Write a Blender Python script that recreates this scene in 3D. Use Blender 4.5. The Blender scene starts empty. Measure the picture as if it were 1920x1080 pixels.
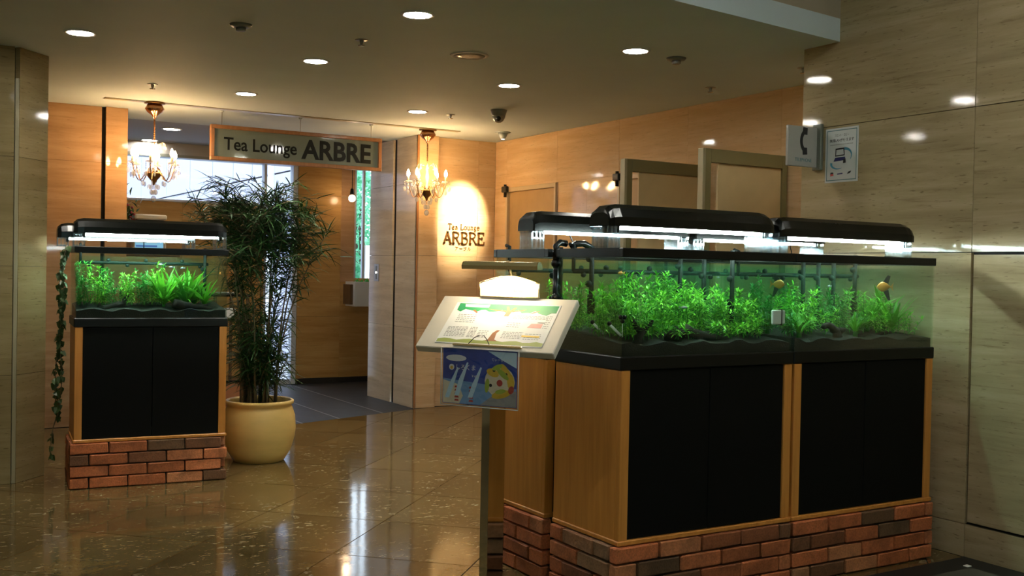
import bpy, bmesh, math, random
from mathutils import Matrix, Vector, Euler
rnd = random.Random(7)
PI = math.pi
SC = bpy.context.scene
COL = SC.collection

# ------------------------------------------------------------------ camera
F_PX, YAW, PITCH, ROLL, CAM_H = 1979.3653, 0.5424057, 0.0162635, -0.0186925, 1.28616
cy, sy, cp, sp = math.cos(YAW), math.sin(YAW), math.cos(PITCH), math.sin(PITCH)
fwd = Vector((sy*cp, cy*cp, -sp)); r0 = Vector((cy, -sy, 0)); d0 = fwd.cross(r0)
cr, sr = math.cos(ROLL), math.sin(ROLL)
rgt = cr*r0 + sr*d0; dwn = -sr*r0 + cr*d0
cam_data = bpy.data.cameras.new('camera'); cam = bpy.data.objects.new('camera', cam_data)
COL.objects.link(cam)
cam_data.sensor_width = 36.0; cam_data.lens = F_PX/1920*36
cam_data.clip_start = 0.05; cam_data.clip_end = 200
cam.matrix_world = Matrix(((rgt.x, -dwn.x, -fwd.x, 0), (rgt.y, -dwn.y, -fwd.y, 0), (rgt.z, -dwn.z, -fwd.z, CAM_H), (0, 0, 0, 1)))
SC.camera = cam

# ------------------------------------------------------------------ sky, exposure
world = bpy.data.worlds.new('overcast_sky'); SC.world = world; world.use_nodes = True
bg = world.node_tree.nodes['Background']
bg.inputs['Color'].default_value = (0.74, 0.84, 1.0, 1); bg.inputs['Strength'].default_value = 5.5
SC.view_settings.view_transform = 'Standard'; SC.view_settings.look = 'None'
SC.view_settings.exposure = 0.0; SC.view_settings.gamma = 1.0; SC.view_settings.use_curve_mapping = False
SC.cycles.use_denoising = True
SC.cycles.max_bounces = 10; SC.cycles.diffuse_bounces = 4; SC.cycles.glossy_bounces = 4
SC.cycles.transmission_bounces = 6; SC.cycles.transparent_max_bounces = 24; SC.cycles.volume_bounces = 0
SC.cycles.sample_clamp_indirect = 4.0; SC.cycles.blur_glossy = 0.3
SC.cycles.caustics_reflective = False; SC.cycles.caustics_refractive = False

# lamp strengths
DOWN_L, DOWN_FRONT, DOWN_W = 300.0, 235.0, 55.0      # recessed downlights (back hall / tall front lobby)
BULB_L = 300.0                       # chandelier candle bulbs
TUBE_L = 125.0                        # aquarium tubes
MENU_L = 120.0                        # brass menu lamp
SPOT_W = 420.0                        # spot on the lettered wall
LOUNGE_L = 120.0
COOL = (1.0, 1.0, .90); WARM = (1.0, 0.56, 0.22); TUBEC = (0.80, 1.0, 0.96)

# portal in the lounge window so the sky is sampled well
def portal(loc, sx, sz, rx=-PI/2):
    l = bpy.data.lights.new('window_portal', 'AREA'); l.shape = 'RECTANGLE'; l.size = sx; l.size_y = sz
    l.cycles.is_portal = True
    o = bpy.data.objects.new('window_portal', l); COL.objects.link(o)
    o.location = loc; o.rotation_euler = (rx, 0, 0)
portal((1.6, 11.2, 1.7), 5.0, 1.7)
portal((-1.05, -3.25, 1.5), 3.3, 2.6, PI/2)

# ------------------------------------------------------------------ materials
MATS = {}
def nmat(name):
    m = bpy.data.materials.new(name); m.use_nodes = True
    nt = m.node_tree; nt.nodes.clear()
    out = nt.nodes.new('ShaderNodeOutputMaterial'); MATS[name] = m
    return m, nt, out
def N(nt, t, **kw):
    n = nt.nodes.new(t)
    for k, v in kw.items():
        if k in n.inputs: n.inputs[k].default_value = v
        else: setattr(n, k, v)
    return n
def rgba(c): return (c[0], c[1], c[2], 1)
def ramp(nt, fac, stops):
    r = nt.nodes.new('ShaderNodeValToRGB'); nt.links.new(fac, r.inputs[0])
    e = r.color_ramp.elements
    while len(e) < len(stops): e.new(0.5)
    for i, (p, c) in enumerate(stops): e[i].position = p; e[i].color = rgba(c) if len(c) == 3 else c
    return r.outputs[0]
def mixc(nt, fac, a, b, mode='MIX'):
    m = nt.nodes.new('ShaderNodeMix'); m.data_type = 'RGBA'; m.blend_type = mode
    for s, v in ((0, fac), (6, a), (7, b)):
        if isinstance(v, (int, float)): m.inputs[s].default_value = v
        elif isinstance(v, tuple): m.inputs[s].default_value = rgba(v)
        else: nt.links.new(v, m.inputs[s])
    return m.outputs[2]
def coords(nt, scale=(1, 1, 1), jitter=False):
    tc = nt.nodes.new('ShaderNodeTexCoord'); mp = nt.nodes.new('ShaderNodeMapping')
    mp.inputs['Scale'].default_value = scale
    nt.links.new(tc.outputs['Object'], mp.inputs[0])
    if jitter:
        oi = nt.nodes.new('ShaderNodeObjectInfo'); ml = nt.nodes.new('ShaderNodeMath'); ml.operation = 'MULTIPLY'
        ml.inputs[1].default_value = 13.7; nt.links.new(oi.outputs['Random'], ml.inputs[0])
        nt.links.new(ml.outputs[0], mp.inputs['Location'])
    return mp.outputs[0]
def noise(nt, vec, scale, detail=4, rough=.55, dist=0):
    n = nt.nodes.new('ShaderNodeTexNoise'); n.inputs['Scale'].default_value = scale
    n.inputs['Detail'].default_value = detail; n.inputs['Roughness'].default_value = rough
    n.inputs['Distortion'].default_value = dist
    nt.links.new(vec, n.inputs['Vector']); return n.outputs[0]
def pbr(name, color=(.5, .5, .5), rough=.5, metal=0, spec=.5, bump=0, bscale=40, var=0, vscale=8, coat=0, sheen=0, stretch=(1, 1, 1)):
    m, nt, out = nmat(name)
    b = N(nt, 'ShaderNodeBsdfPrincipled', Roughness=rough, Metallic=metal)
    b.inputs['Base Color'].default_value = rgba(color); b.inputs['Specular IOR Level'].default_value = spec
    b.inputs['Coat Weight'].default_value = coat
    if var or bump:
        v = coords(nt, stretch)
        if var:
            n = noise(nt, v, vscale)
            c = ramp(nt, n, [(.3, tuple(x*(1-var) for x in color)), (.7, tuple(min(1, x*(1+var)) for x in color))])
            nt.links.new(c, b.inputs['Base Color'])
        if bump:
            n2 = noise(nt, v, bscale, 3); bp = N(nt, 'ShaderNodeBump', Strength=bump, Distance=.004)
            nt.links.new(n2, bp.inputs['Height']); nt.links.new(bp.outputs[0], b.inputs['Normal'])
    nt.links.new(b.outputs[0], out.inputs[0]); return m
def emit(name, color, s):
    m, nt, out = nmat(name)
    e = N(nt, 'ShaderNodeEmission', Strength=s); e.inputs['Color'].default_value = rgba(color)
    nt.links.new(e.outputs[0], out.inputs[0]); return m
def clear(name, tint=(1, 1, 1), gloss=.06, rough=.02, facing=.5, bump=0, bscale=20):
    """thin clear sheet: straight-through light plus a Fresnel-like sheen"""
    m, nt, out = nmat(name)
    t = N(nt, 'ShaderNodeBsdfTransparent'); t.inputs[0].default_value = rgba(tint)
    g = N(nt, 'ShaderNodeBsdfGlossy', Roughness=rough)
    lw = N(nt, 'ShaderNodeLayerWeight', Blend=.25); mr = N(nt, 'ShaderNodeMapRange')
    mr.inputs['To Min'].default_value = gloss; mr.inputs['To Max'].default_value = facing
    nt.links.new(lw.outputs['Fresnel'], mr.inputs[0])
    mx = N(nt, 'ShaderNodeMixShader'); nt.links.new(mr.outputs[0], mx.inputs[0])
    nt.links.new(t.outputs[0], mx.inputs[1]); nt.links.new(g.outputs[0], mx.inputs[2])
    if bump:
        n2 = noise(nt, coords(nt), bscale, 2, .5, 1.0); bp = N(nt, 'ShaderNodeBump', Strength=bump, Distance=.01)
        nt.links.new(n2, bp.inputs['Height']); nt.links.new(bp.outputs[0], g.inputs['Normal'])
        nt.links.new(bp.outputs[0], lw.inputs['Normal'])
    nt.links.new(mx.outputs[0], out.inputs[0]); return m

def marble(name, c1, c2, c3, rough=.13, pits=.5, streak=.85):
    m, nt, out = nmat(name)
    b = N(nt, 'ShaderNodeBsdfPrincipled', Roughness=rough*.5); b.inputs['Specular IOR Level'].default_value = .22
    v = coords(nt, (.7, .7, 8.5), jitter=True)
    n1 = noise(nt, v, 1.5, 8, .66, .35)
    base = ramp(nt, n1, [(.3, c1), (.5, c2), (.68, c3)])
    v2 = coords(nt, (1.5, 1.5, 30), jitter=True)
    n2 = noise(nt, v2, 2.2, 7, .65, .5)
    lines = ramp(nt, n2, [(.30, (.55, .48, .42)), (.42, (1, 1, 1)), (.62, (1, 1, 1)), (.75, (1.0, .93, .84))])
    c = mixc(nt, streak, base, lines, 'MULTIPLY')
    v3 = coords(nt, (12, 12, 85), jitter=True)
    n3 = noise(nt, v3, 1.6, 3, .5)
    p = ramp(nt, n3, [(.29, (.25, .2, .15)), (.36, (1, 1, 1))])
    c = mixc(nt, pits, c, p, 'MULTIPLY')
    nt.links.new(c, b.inputs['Base Color'])
    nt.links.new(b.outputs[0], out.inputs[0]); return m

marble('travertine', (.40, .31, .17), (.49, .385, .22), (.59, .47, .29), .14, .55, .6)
marble('travertine_dim', (.25, .19, .09), (.30, .23, .11), (.36, .28, .15), .16, .5, .6)  # travertine darkened; the column's shade is put into the colour
marble('travertine_daylit', (.62, .52, .39), (.74, .63, .48), (.83, .73, .58), .2, .22, .42)  # travertine lightened and greyed; lounge daylight is put into the colour
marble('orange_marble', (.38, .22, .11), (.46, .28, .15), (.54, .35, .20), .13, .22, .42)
marble('orange_marble_lit', (.68, .45, .24), (.76, .53, .30), (.83, .62, .39), .13, .22, .42)  # orange marble lightened; light on the far walls is put into the colour
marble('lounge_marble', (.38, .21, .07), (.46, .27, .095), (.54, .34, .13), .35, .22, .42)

def floor_mat():
    m, nt, out = nmat('polished_granite')
    b = N(nt, 'ShaderNodeBsdfPrincipled', Roughness=.085); b.inputs['Specular IOR Level'].default_value = .36
    v = coords(nt, (1, 1, 1), jitter=True)
    n1 = noise(nt, v, 3.0, 6, .6, .4)
    base = ramp(nt, n1, [(.3, (.095, .060, .020)), (.55, (.150, .098, .036)), (.75, (.205, .14, .056))])
    v2 = coords(nt, (1, 1.6, 1), jitter=True)
    n2 = noise(nt, v2, 22, 4, .62, .8)
    fl = ramp(nt, n2, [(.60, (0, 0, 0)), (.64, (1, 1, 1))])
    n4 = noise(nt, v, 2.3, 2); gate = ramp(nt, n4, [(.40, (.12, .12, .12)), (.62, (1, 1, 1))])
    f = mixc(nt, 1.0, fl, gate, 'MULTIPLY')
    c = mixc(nt, f, base, (.40, .33, .21))
    n3 = noise(nt, v, 60, 3, .6); dk = ramp(nt, n3, [(.30, (.45, .4, .35)), (.45, (1, 1, 1))])
    c = mixc(nt, .8, c, dk, 'MULTIPLY')
    oi = nt.nodes.new('ShaderNodeObjectInfo'); tone = ramp(nt, oi.outputs['Random'], [(0, (.86, .86, .86)), (1, (1.1, 1.1, 1.1))])
    c = mixc(nt, 1.0, c, tone, 'MULTIPLY')
    nt.links.new(c, b.inputs['Base Color'])
    nb = noise(nt, v, 5, 2); bp = N(nt, 'ShaderNodeBump', Strength=.035, Distance=.02)
    nt.links.new(nb, bp.inputs['Height']); nt.links.new(bp.outputs[0], b.inputs['Normal'])
    nt.links.new(b.outputs[0], out.inputs[0])
floor_mat()

def brick_mat():
    m, nt, out = nmat('brick_clay')
    b = N(nt, 'ShaderNodeBsdfPrincipled', Roughness=.8)
    oi = nt.nodes.new('ShaderNodeObjectInfo')
    base = ramp(nt, oi.outputs['Random'], [(0, (.15, .085, .04)), (.12, (.26, .09, .035)), (.3, (.52, .15, .05)), (.7, (.68, .20, .07)), (.9, (.56, .22, .09)), (1, (.26, .17, .09))])
    v = coords(nt, (1, 1, 1), jitter=True)
    n1 = noise(nt, v, 9, 4, .6); dk = ramp(nt, n1, [(.35, (.52, .55, .55)), (.55, (1, 1, 1))])
    c = mixc(nt, .8, base, dk, 'MULTIPLY')
    n2 = noise(nt, v, 120, 3); sp_ = ramp(nt, n2, [(.3, (.6, .6, .6)), (.6, (1.15, 1.15, 1.15))])
    c = mixc(nt, .6, c, sp_, 'MULTIPLY')
    nt.links.new(c, b.inputs['Base Color'])
    bp = N(nt, 'ShaderNodeBump', Strength=.5, Distance=.004); nt.links.new(n2, bp.inputs['Height']); nt.links.new(bp.outputs[0], b.inputs['Normal'])
    nt.links.new(b.outputs[0], out.inputs[0])
brick_mat()

def wood_mat(name, c1, c2, rough=.38):
    m, nt, out = nmat(name)
    b = N(nt, 'ShaderNodeBsdfPrincipled', Roughness=rough)
    v = coords(nt, (14, 14, .8)); n = noise(nt, v, 3, 5, .6, .6)
    c = ramp(nt, n, [(.3, c1), (.7, c2)])
    nt.links.new(c, b.inputs['Base Color']); nt.links.new(b.outputs[0], out.inputs[0])
wood_mat('honey_wood', (.60, .235, .040), (.74, .32, .066))
wood_mat('sign_wood', (.36, .16, .06), (.44, .21, .09), .3)
wood_mat('dark_wood', (.10, .05, .02), (.15, .08, .03))

def leaf_mat(name, c1, c2, trans=.35, rough=.45):
    m, nt, out = nmat(name)
    b = N(nt, 'ShaderNodeBsdfPrincipled', Roughness=rough)
    t = N(nt, 'ShaderNodeBsdfTranslucent')
    geo = nt.nodes.new('ShaderNodeNewGeometry')
    c = ramp(nt, geo.outputs['Random Per Island'], [(0, c1), (1, c2)])
    nt.links.new(c, b.inputs['Base Color']); nt.links.new(c, t.inputs[0])
    mx = N(nt, 'ShaderNodeMixShader'); mx.inputs[0].default_value = trans
    nt.links.new(b.outputs[0], mx.inputs[1]); nt.links.new(t.outputs[0], mx.inputs[2]); nt.links.new(mx.outputs[0], out.inputs[0])
leaf_mat('aqua_leaf', (.10, .50, .02), (.34, .85, .06))
leaf_mat('aqua_leaf_dark', (.03, .24, .03), (.08, .45, .05))
leaf_mat('sword_leaf', (.05, .36, .015), (.20, .62, .035))
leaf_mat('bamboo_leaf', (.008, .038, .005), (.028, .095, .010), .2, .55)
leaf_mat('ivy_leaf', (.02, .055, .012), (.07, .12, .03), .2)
leaf_mat('tree_leaf', (.10, .48, .26), (.45, .85, .62), .5)

pbr('ceiling_paint', (.66, .77, .82), .75, var=.03, vscale=2)  # white ceiling; the tanks' cool light is put into the tint
pbr('drop_paint', (.46, .40, .30), .8)
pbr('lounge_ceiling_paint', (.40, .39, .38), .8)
pbr('carpet_stone', (.028, .032, .038), .5, 0, .25, var=.25, vscale=9)
pbr('carpet_seam', (.16, .17, .18), .4)
pbr('pale_bounce', (.40, .43, .40), .5)
pbr('dark_gap', (.012, .010, .008), .8)
pbr('mortar', (.055, .055, .048), .9, bump=.4, bscale=150)
pbr('black_door', (.004, .0045, .004), .6, 0, .12)
pbr('black_plastic', (.005, .006, .005), .4, 0, .25)
pbr('gloss_black', (.006, .007, .006), .2, 0, .3)
pbr('substrate', (.008, .009, .006), .95, bump=.8, bscale=160, var=.5, vscale=120)
pbr('driftwood', (.012, .008, .005), .85, bump=.6, bscale=60, var=.4, vscale=30)
pbr('pipe_dark', (.006, .010, .009), .6, 0, .2)
pbr('mirror_steel', (.62, .63, .60), .06, 1.0)
pbr('brushed_steel', (.45, .44, .40), .3, 1.0)
pbr('brass', (.95, .78, .42), .26, .8)
pbr('old_brass', (.40, .22, .09), .28, 1.0)
pbr('copper', (.72, .36, .18), .22, 1.0)
pbr('board_white', (.72, .66, .56), .45)
pbr('plate_white', (.85, .84, .80), .5)
pbr('board_edge', (.55, .52, .44), .5)
pbr('olive_metal', (.20, .18, .08), .35)
pbr('olive_metal_light', (.36, .32, .20), .3)
pbr('panel_infill', (.66, .50, .26), .6, var=.04)
pbr('door_paint', (.46, .30, .13), .5, var=.05)
pbr('door_frame', (.60, .46, .28), .4)
pbr('sign_glass', (.21, .25, .21), .06, 0, .9)
pbr('sign_ink', (.008, .009, .006), .5, 0, .2)
pbr('bronze_letter', (.26, .12, .035), .35, .7)
pbr('white_paint', (.78, .78, .76), .5)
pbr('grey_metal', (.22, .23, .20), .4, .3)
pbr('sign_plate', (.50, .49, .46), .5)
pbr('paper', (.78, .80, .80), .6)
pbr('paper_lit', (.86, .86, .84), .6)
pbr('ink_black', (.02, .02, .022), .5)
pbr('ink_grey', (.35, .35, .35), .6)
pbr('ink_navy', (.03, .03, .16), .5)
pbr('ink_cyan', (.10, .36, .55), .5)
pbr('ink_teal', (.10, .25, .28), .5)
pbr('ink_blue', (.03, .08, .40), .35, var=.3, vscale=9)
pbr('ink_midblue', (.20, .40, .70), .4)
pbr('ink_lightblue', (.62, .85, .98), .4)
pbr('ink_green', (.02, .28, .10), .5)
pbr('ink_olive', (.36, .42, .12), .5)
pbr('ink_brown', (.36, .14, .05), .5)
pbr('ink_yellow', (.80, .52, .05), .5)
pbr('ink_lime', (.40, .52, .06), .5)
pbr('ink_red', (.50, .05, .04), .5)
pbr('ink_cream', (.78, .70, .52), .5)
pbr('ink_pink', (.70, .30, .28), .5)
pbr('pot_glaze', (.82, .57, .19), .42, var=.10, vscale=3, stretch=(1, 1, 3))
pbr('soil', (.03, .02, .012), .95)
pbr('cane', (.16, .12, .06), .7)
pbr('cream_plastic', (.62, .56, .44), .4)
pbr('cloth_white', (.75, .76, .76), .7)
pbr('facade_panel', (.42, .43, .54), .5)
pbr('pavement', (.42, .43, .46), .7)
pbr('bark', (.08, .06, .04), .9)
pbr('planter_white', (.88, .89, .92), .4)
pbr('mat_dark', (.014, .016, .015), .6)
pbr('mat_grey', (.10, .10, .075), .8, bump=.4, bscale=200)
pbr('mat_stripe', (.30, .30, .32), .5)
pbr('candle_ivory', (.75, .55, .33), .5)
pbr('fish_orange', (.75, .30, .05), .35)
pbr('fish_silver', (.50, .55, .55), .25, .4)
pbr('fish_black', (.02, .025, .03), .4)
pbr('frame_bluegrey', (.50, .54, .62), .4)
pbr('brick_paint_orange', (.34, .13, .05), .8)
pbr('red_flower', (.35, .05, .06), .6)
pbr('lens_black', (.01, .01, .01), .05)
pbr('dome_grey', (.30, .30, .26), .15, .2)
emit('downlight_glow', (1.0, .97, .86), DOWN_L)
emit('downlight_front_glow', COOL, DOWN_FRONT)
emit('unseen_lamp_glow', (1.0, .95, .8), 90)
emit('lounge_light_glow', (1, .93, .78), LOUNGE_L)
emit('bulb_glow', (1.0, .60, .26), BULB_L)
emit('tube_glow', TUBEC, TUBE_L)
emit('menu_tube_glow', (1.0, .84, .58), MENU_L)
emit('pendant_glow', (1.0, .68, .40), 60)
emit('indicator_glow', (1.0, .95, .85), 6)
emit('screen_blue', (.08, .18, .42), .9)
emit('screen_cyan', (.25, .55, .75), .9)
emit('screen_pale', (.45, .60, .55), .8)
clear('tank_glass', (.93, .985, .955), .010, .015, .32)
clear('window_glass', (.95, .98, .97), .05, .02, .6)
clear('front_glass', (.36, .44, .39), .05, .02, .6)
clear('acrylic', (.90, .95, .98), .10, .10, .7)
pbr('crystal', (.95, .92, .85), .05, 0, 1.0)
MATS['crystal'].node_tree.nodes['Principled BSDF'].inputs['Alpha'].default_value = .5
clear('sleeve', (.97, .98, 1.0), .10, .05, .75, bump=1.0, bscale=9)

def water_mat():
    m, nt, out = nmat('aquarium_water')
    t = N(nt, 'ShaderNodeBsdfTransparent'); nt.links.new(t.outputs[0], out.inputs['Surface'])
    a = N(nt, 'ShaderNodeVolumeAbsorption', Density=.9); a.inputs['Color'].default_value = (.12, .80, .48, 1)
    s = N(nt, 'ShaderNodeVolumeScatter', Density=.07); s.inputs['Color'].default_value = (.22, .80, .48, 1)
    ad = N(nt, 'ShaderNodeAddShader'); nt.links.new(a.outputs[0], ad.inputs[0]); nt.links.new(s.outputs[0], ad.inputs[1])
    nt.links.new(ad.outputs[0], out.inputs['Volume'])
water_mat()

# ------------------------------------------------------------------ builders
class MB:
    def __init__(s): s.v = []; s.f = []; s.smooth = []
    def add(s, vs, fs, smooth=False):
        o = len(s.v); s.v += [tuple(v) for v in vs]; s.f += [tuple(i+o for i in f) for f in fs]; s.smooth += [smooth]*len(fs); return s
    def box(s, x0, x1, y0, y1, z0, z1, b=0, M=None):
        if b <= 0:
            vs = [(x, y, z) for z in (z0, z1) for y in (y0, y1) for x in (x0, x1)]
            fs = [(0, 2, 3, 1), (4, 5, 7, 6), (0, 1, 5, 4), (2, 6, 7, 3), (0, 4, 6, 2), (1, 3, 7, 5)]
        else:
            b = min(b, (x1-x0)*.45, (y1-y0)*.45, (z1-z0)*.45)
            vs = []; idx = {}
            for ix, X in enumerate((x0, x1)):
                for iy, Y in enumerate((y0, y1)):
                    for iz, Z in enumerate((z0, z1)):
                        sx, sy_, sz = (1, -1)[ix]*b, (1, -1)[iy]*b, (1, -1)[iz]*b
                        for ax, p in enumerate(((X, Y+sy_, Z+sz), (X+sx, Y, Z+sz), (X+sx, Y+sy_, Z))):
                            idx[ix, iy, iz, ax] = len(vs); vs.append(p)
            I = idx; fs = []
            for k in (0, 1):
                q = [I[k, 0, 0, 0], I[k, 1, 0, 0], I[k, 1, 1, 0], I[k, 0, 1, 0]]; fs.append(q if k else q[::-1])
                q = [I[0, k, 0, 1], I[1, k, 0, 1], I[1, k, 1, 1], I[0, k, 1, 1]]; fs.append(q[::-1] if k else q)
                q = [I[0, 0, k, 2], I[1, 0, k, 2], I[1, 1, k, 2], I[0, 1, k, 2]]; fs.append(q if k else q[::-1])
            for a in (0, 1):
                for c in (0, 1):
                    fs.append((I[a, c, 0, 0], I[a, c, 1, 0], I[a, c, 1, 1], I[a, c, 0, 1]))
                    fs.append((I[a, 0, c, 0], I[a, 1, c, 0], I[a, 1, c, 2], I[a, 0, c, 2]))
                    fs.append((I[0, a, c, 1], I[1, a, c, 1], I[1, a, c, 2], I[0, a, c, 2]))
            for ix in (0, 1):
                for iy in (0, 1):
                    for iz in (0, 1): fs.append((I[ix, iy, iz, 0], I[ix, iy, iz, 1], I[ix, iy, iz, 2]))
        if M is not None: vs = [M @ Vector(v) for v in vs]
        return s.add(vs, fs)
    def tube(s, pts, r, n=8, cap=True, smooth=True):
        pts = [Vector(p) for p in pts]; rs = r if isinstance(r, (list, tuple)) else [r]*len(pts)
        vs = []; up0 = None
        for i, p in enumerate(pts):
            t = (pts[min(i+1, len(pts)-1)] - pts[max(i-1, 0)]).normalized()
            if up0 is None: up0 = Vector((0, 0, 1)) if abs(t.z) < .9 else Vector((1, 0, 0))
            a = t.cross(up0)
            if a.length < 1e-5: a = t.cross(Vector((0, 1, 0)))
            a.normalize(); bb = a.cross(t).normalized(); up0 = bb
            for k in range(n):
                an = 2*PI*k/n; vs.append(p + (a*math.cos(an) + bb*math.sin(an))*rs[i])
        fs = [(i*n+k, i*n+(k+1) % n, (i+1)*n+(k+1) % n, (i+1)*n+k) for i in range(len(pts)-1) for k in range(n)]
        if cap: fs += [tuple(range(n-1, -1, -1)), tuple((len(pts)-1)*n+k for k in range(n))]
        return s.add(vs, fs, smooth)
    def lathe(s, prof, n=20, c=(0, 0, 0), smooth=True):
        vs = [(c[0]+r*math.cos(2*PI*k/n), c[1]+r*math.sin(2*PI*k/n), c[2]+z) for r, z in prof for k in range(n)]
        fs = [(i*n+k, i*n+(k+1) % n, (i+1)*n+(k+1) % n, (i+1)*n+k) for i in range(len(prof)-1) for k in range(n)]
        if prof[0][0] > 1e-6: fs.append(tuple(range(n-1, -1, -1)))
        if prof[-1][0] > 1e-6: fs.append(tuple((len(prof)-1)*n+k for k in range(n)))
        return s.add(vs, fs, smooth)
    def ball(s, c, r, n=8, m=6, sc=(1, 1, 1), smooth=True):
        prof = [(max(1e-5, r*math.sin(PI*i/m)), -r*math.cos(PI*i/m)) for i in range(m+1)]
        vs = [(c[0]+q*math.cos(2*PI*k/n)*sc[0], c[1]+q*math.sin(2*PI*k/n)*sc[1], c[2]+z*sc[2]) for q, z in prof for k in range(n)]
        fs = [(i*n+k, i*n+(k+1) % n, (i+1)*n+(k+1) % n, (i+1)*n+k) for i in range(m) for k in range(n)]
        return s.add(vs, fs, smooth)
    def prism(s, poly, z0, z1, M=None):
        """polygon in local xy extruded along z (then transformed)"""
        n = len(poly); vs = [(x, y, z0) for x, y in poly] + [(x, y, z1) for x, y in poly]
        fs = [tuple(range(n-1, -1, -1)), tuple(range(n, 2*n))] + [(i, (i+1) % n, n+(i+1) % n, n+i) for i in range(n)]
        if M is not None: vs = [M @ Vector(v) for v in vs]
        return s.add(vs, fs)
    def loft(s, secs, cap=True, smooth=False):
        n = len(secs[0]); vs = [p for q in secs for p in q]
        fs = [(i*n+k, i*n+(k+1) % n, (i+1)*n+(k+1) % n, (i+1)*n+k) for i in range(len(secs)-1) for k in range(n)]
        if cap: fs += [tuple(range(n-1, -1, -1)), tuple((len(secs)-1)*n+k for k in range(n))]
        return s.add(vs, fs, smooth)
    def mesh(s, name, mat):
        me = bpy.data.meshes.new(name); me.from_pydata([tuple(v) for v in s.v], [], s.f); me.update()
        bm = bmesh.new(); bm.from_mesh(me); bmesh.ops.recalc_face_normals(bm, faces=bm.faces); bm.to_mesh(me); bm.free()
        me.polygons.foreach_set('use_smooth', s.smooth)
        me.materials.append(MATS[mat]); return me
    def build(s, name, mat, parent=None, **props):
        return link(name, s.mesh(name, mat), parent, **props)

def link(name, me, parent=None, M=None, **props):
    o = bpy.data.objects.new(name, me); COL.objects.link(o)
    if parent is not None: o.parent = parent
    if M is not None: o.matrix_local = M
    for k, v in props.items(): o[k] = v
    return o
def thing(name, label, cat, loc=(0, 0, 0), rz=0, group=None):
    o = bpy.data.objects.new(name, None); COL.objects.link(o); o.empty_display_size = .1
    o.location = loc; o.rotation_euler = (0, 0, rz); o['label'] = label; o['category'] = cat
    if group: o['group'] = group
    return o
def tag(o, label, cat, group=None):
    o['label'] = label; o['category'] = cat
    if group: o['group'] = group
    return o
def struct(o): o['kind'] = 'structure'; return o
def kids(o): return [c for c in COL.objects if c.parent == o]
def copy_tree(o, parent=None):
    c = o.copy(); COL.objects.link(c); c.parent = parent
    for ch in list(o.children): copy_tree(ch, c)
    return c
def frame_M(origin, u, v, n):
    return Matrix(((u[0], v[0], n[0], origin[0]), (u[1], v[1], n[1], origin[1]), (u[2], v[2], n[2], origin[2]), (0, 0, 0, 1)))
def text_mesh(name, body, size, mat, depth=.002, align='LEFT', offset=0):
    cu = bpy.data.curves.new(name, 'FONT'); cu.body = body; cu.size = size; cu.extrude = depth/2; cu.align_x = align; cu.resolution_u = 3
    cu.offset = offset
    o = bpy.data.objects.new(name, cu); COL.objects.link(o)
    dg = bpy.context.evaluated_depsgraph_get(); dg.update()
    me = bpy.data.meshes.new_from_object(o.evaluated_get(dg)); me.name = name
    bpy.data.objects.remove(o); me.materials.clear(); me.materials.append(MATS[mat]); return me
def fit_text(name, body, mat, M, parent, width, height, depth=.002, offset=0, **props):
    """text scaled into width x height at lower-left of the plane M"""
    me = text_mesh(name, body, 1.0, mat, depth, offset=offset)
    xs = [v.co.x for v in me.vertices]; ys = [v.co.y for v in me.vertices]
    if not xs: return None
    x0, x1, y0, y1 = min(xs), max(xs), min(ys), max(ys)
    for v in me.vertices:
        v.co.x = (v.co.x-x0)/(x1-x0)*width; v.co.y = (v.co.y-y0)/(y1-y0)*height
    return link(name, me, parent, M, **props)

# ------------------------------------------------------------------ key planes
ZC = 2.5216; XW = 4.327; XF = 5.1165; YB = 8.84; YJ = 8.775; XP = 4.25; ZH = 3.35; YG = 11.13

# ------------------------------------------------------------------ floor
fl = struct(MB().box(-3.2, 5.3, -3.2, 9.0, -.2, -.006).build('floor', 'mortar'))
def clip(poly, f):
    out = []
    for i in range(len(poly)):
        a, b = poly[i], poly[(i+1) % len(poly)]; fa, fb = f(a), f(b)
        if fa >= 0: out.append(a)
        if fa*fb < 0: t = fa/(fa-fb); out.append((a[0]+(b[0]-a[0])*t, a[1]+(b[1]-a[1])*t))
    return out
S2 = .92; g = .0028
def in_carpet_edge(p): return (8.28 + (p[0]-2.95)*.33)
for i in range(-12, 20):
    for j in range(-12, 20):
        u0, w0 = 6.22+(i-7)*S2, 1.765+(j)*S2   # X+Y and Y-X lines
        g2 = g*1.414
        cs = [(u0+g2, w0+g2), (u0+S2-g2, w0+g2), (u0+S2-g2, w0+S2-g2), (u0+g2, w0+S2-g2)]
        poly = [((u-w)/2, (u+w)/2) for u, w in cs]
        cxm = sum(p[0] for p in poly)/4
        for f in (lambda p: p[0]+3.1, lambda p: XF-p[0], lambda p: p[1]-.9, lambda p: 8.80-p[1],
                  lambda p: (8.28+(p[0]-2.95)*.35)-p[1] if 1.6 < cxm < XP+.4 else 1,
                  lambda p: (XW-p[0]) if p[1] < 4.13 else 1):
            if poly: poly = clip(poly, f)
        if len(poly) < 3: continue
        A = abs(sum(poly[k][0]*poly[(k+1) % len(poly)][1]-poly[(k+1) % len(poly)][0]*poly[k][1] for k in range(len(poly))))/2
        if A < .004: continue
        MB().prism(poly, -.02, 0).build('tile', 'polished_granite', fl)
struct(MB().box(-3.05, XW, -3.05, .895, -.02, 0).build('floor_lobby', 'pale_bounce'))  # unseen lobby floor, made pale to bounce light up to the ceiling
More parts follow.
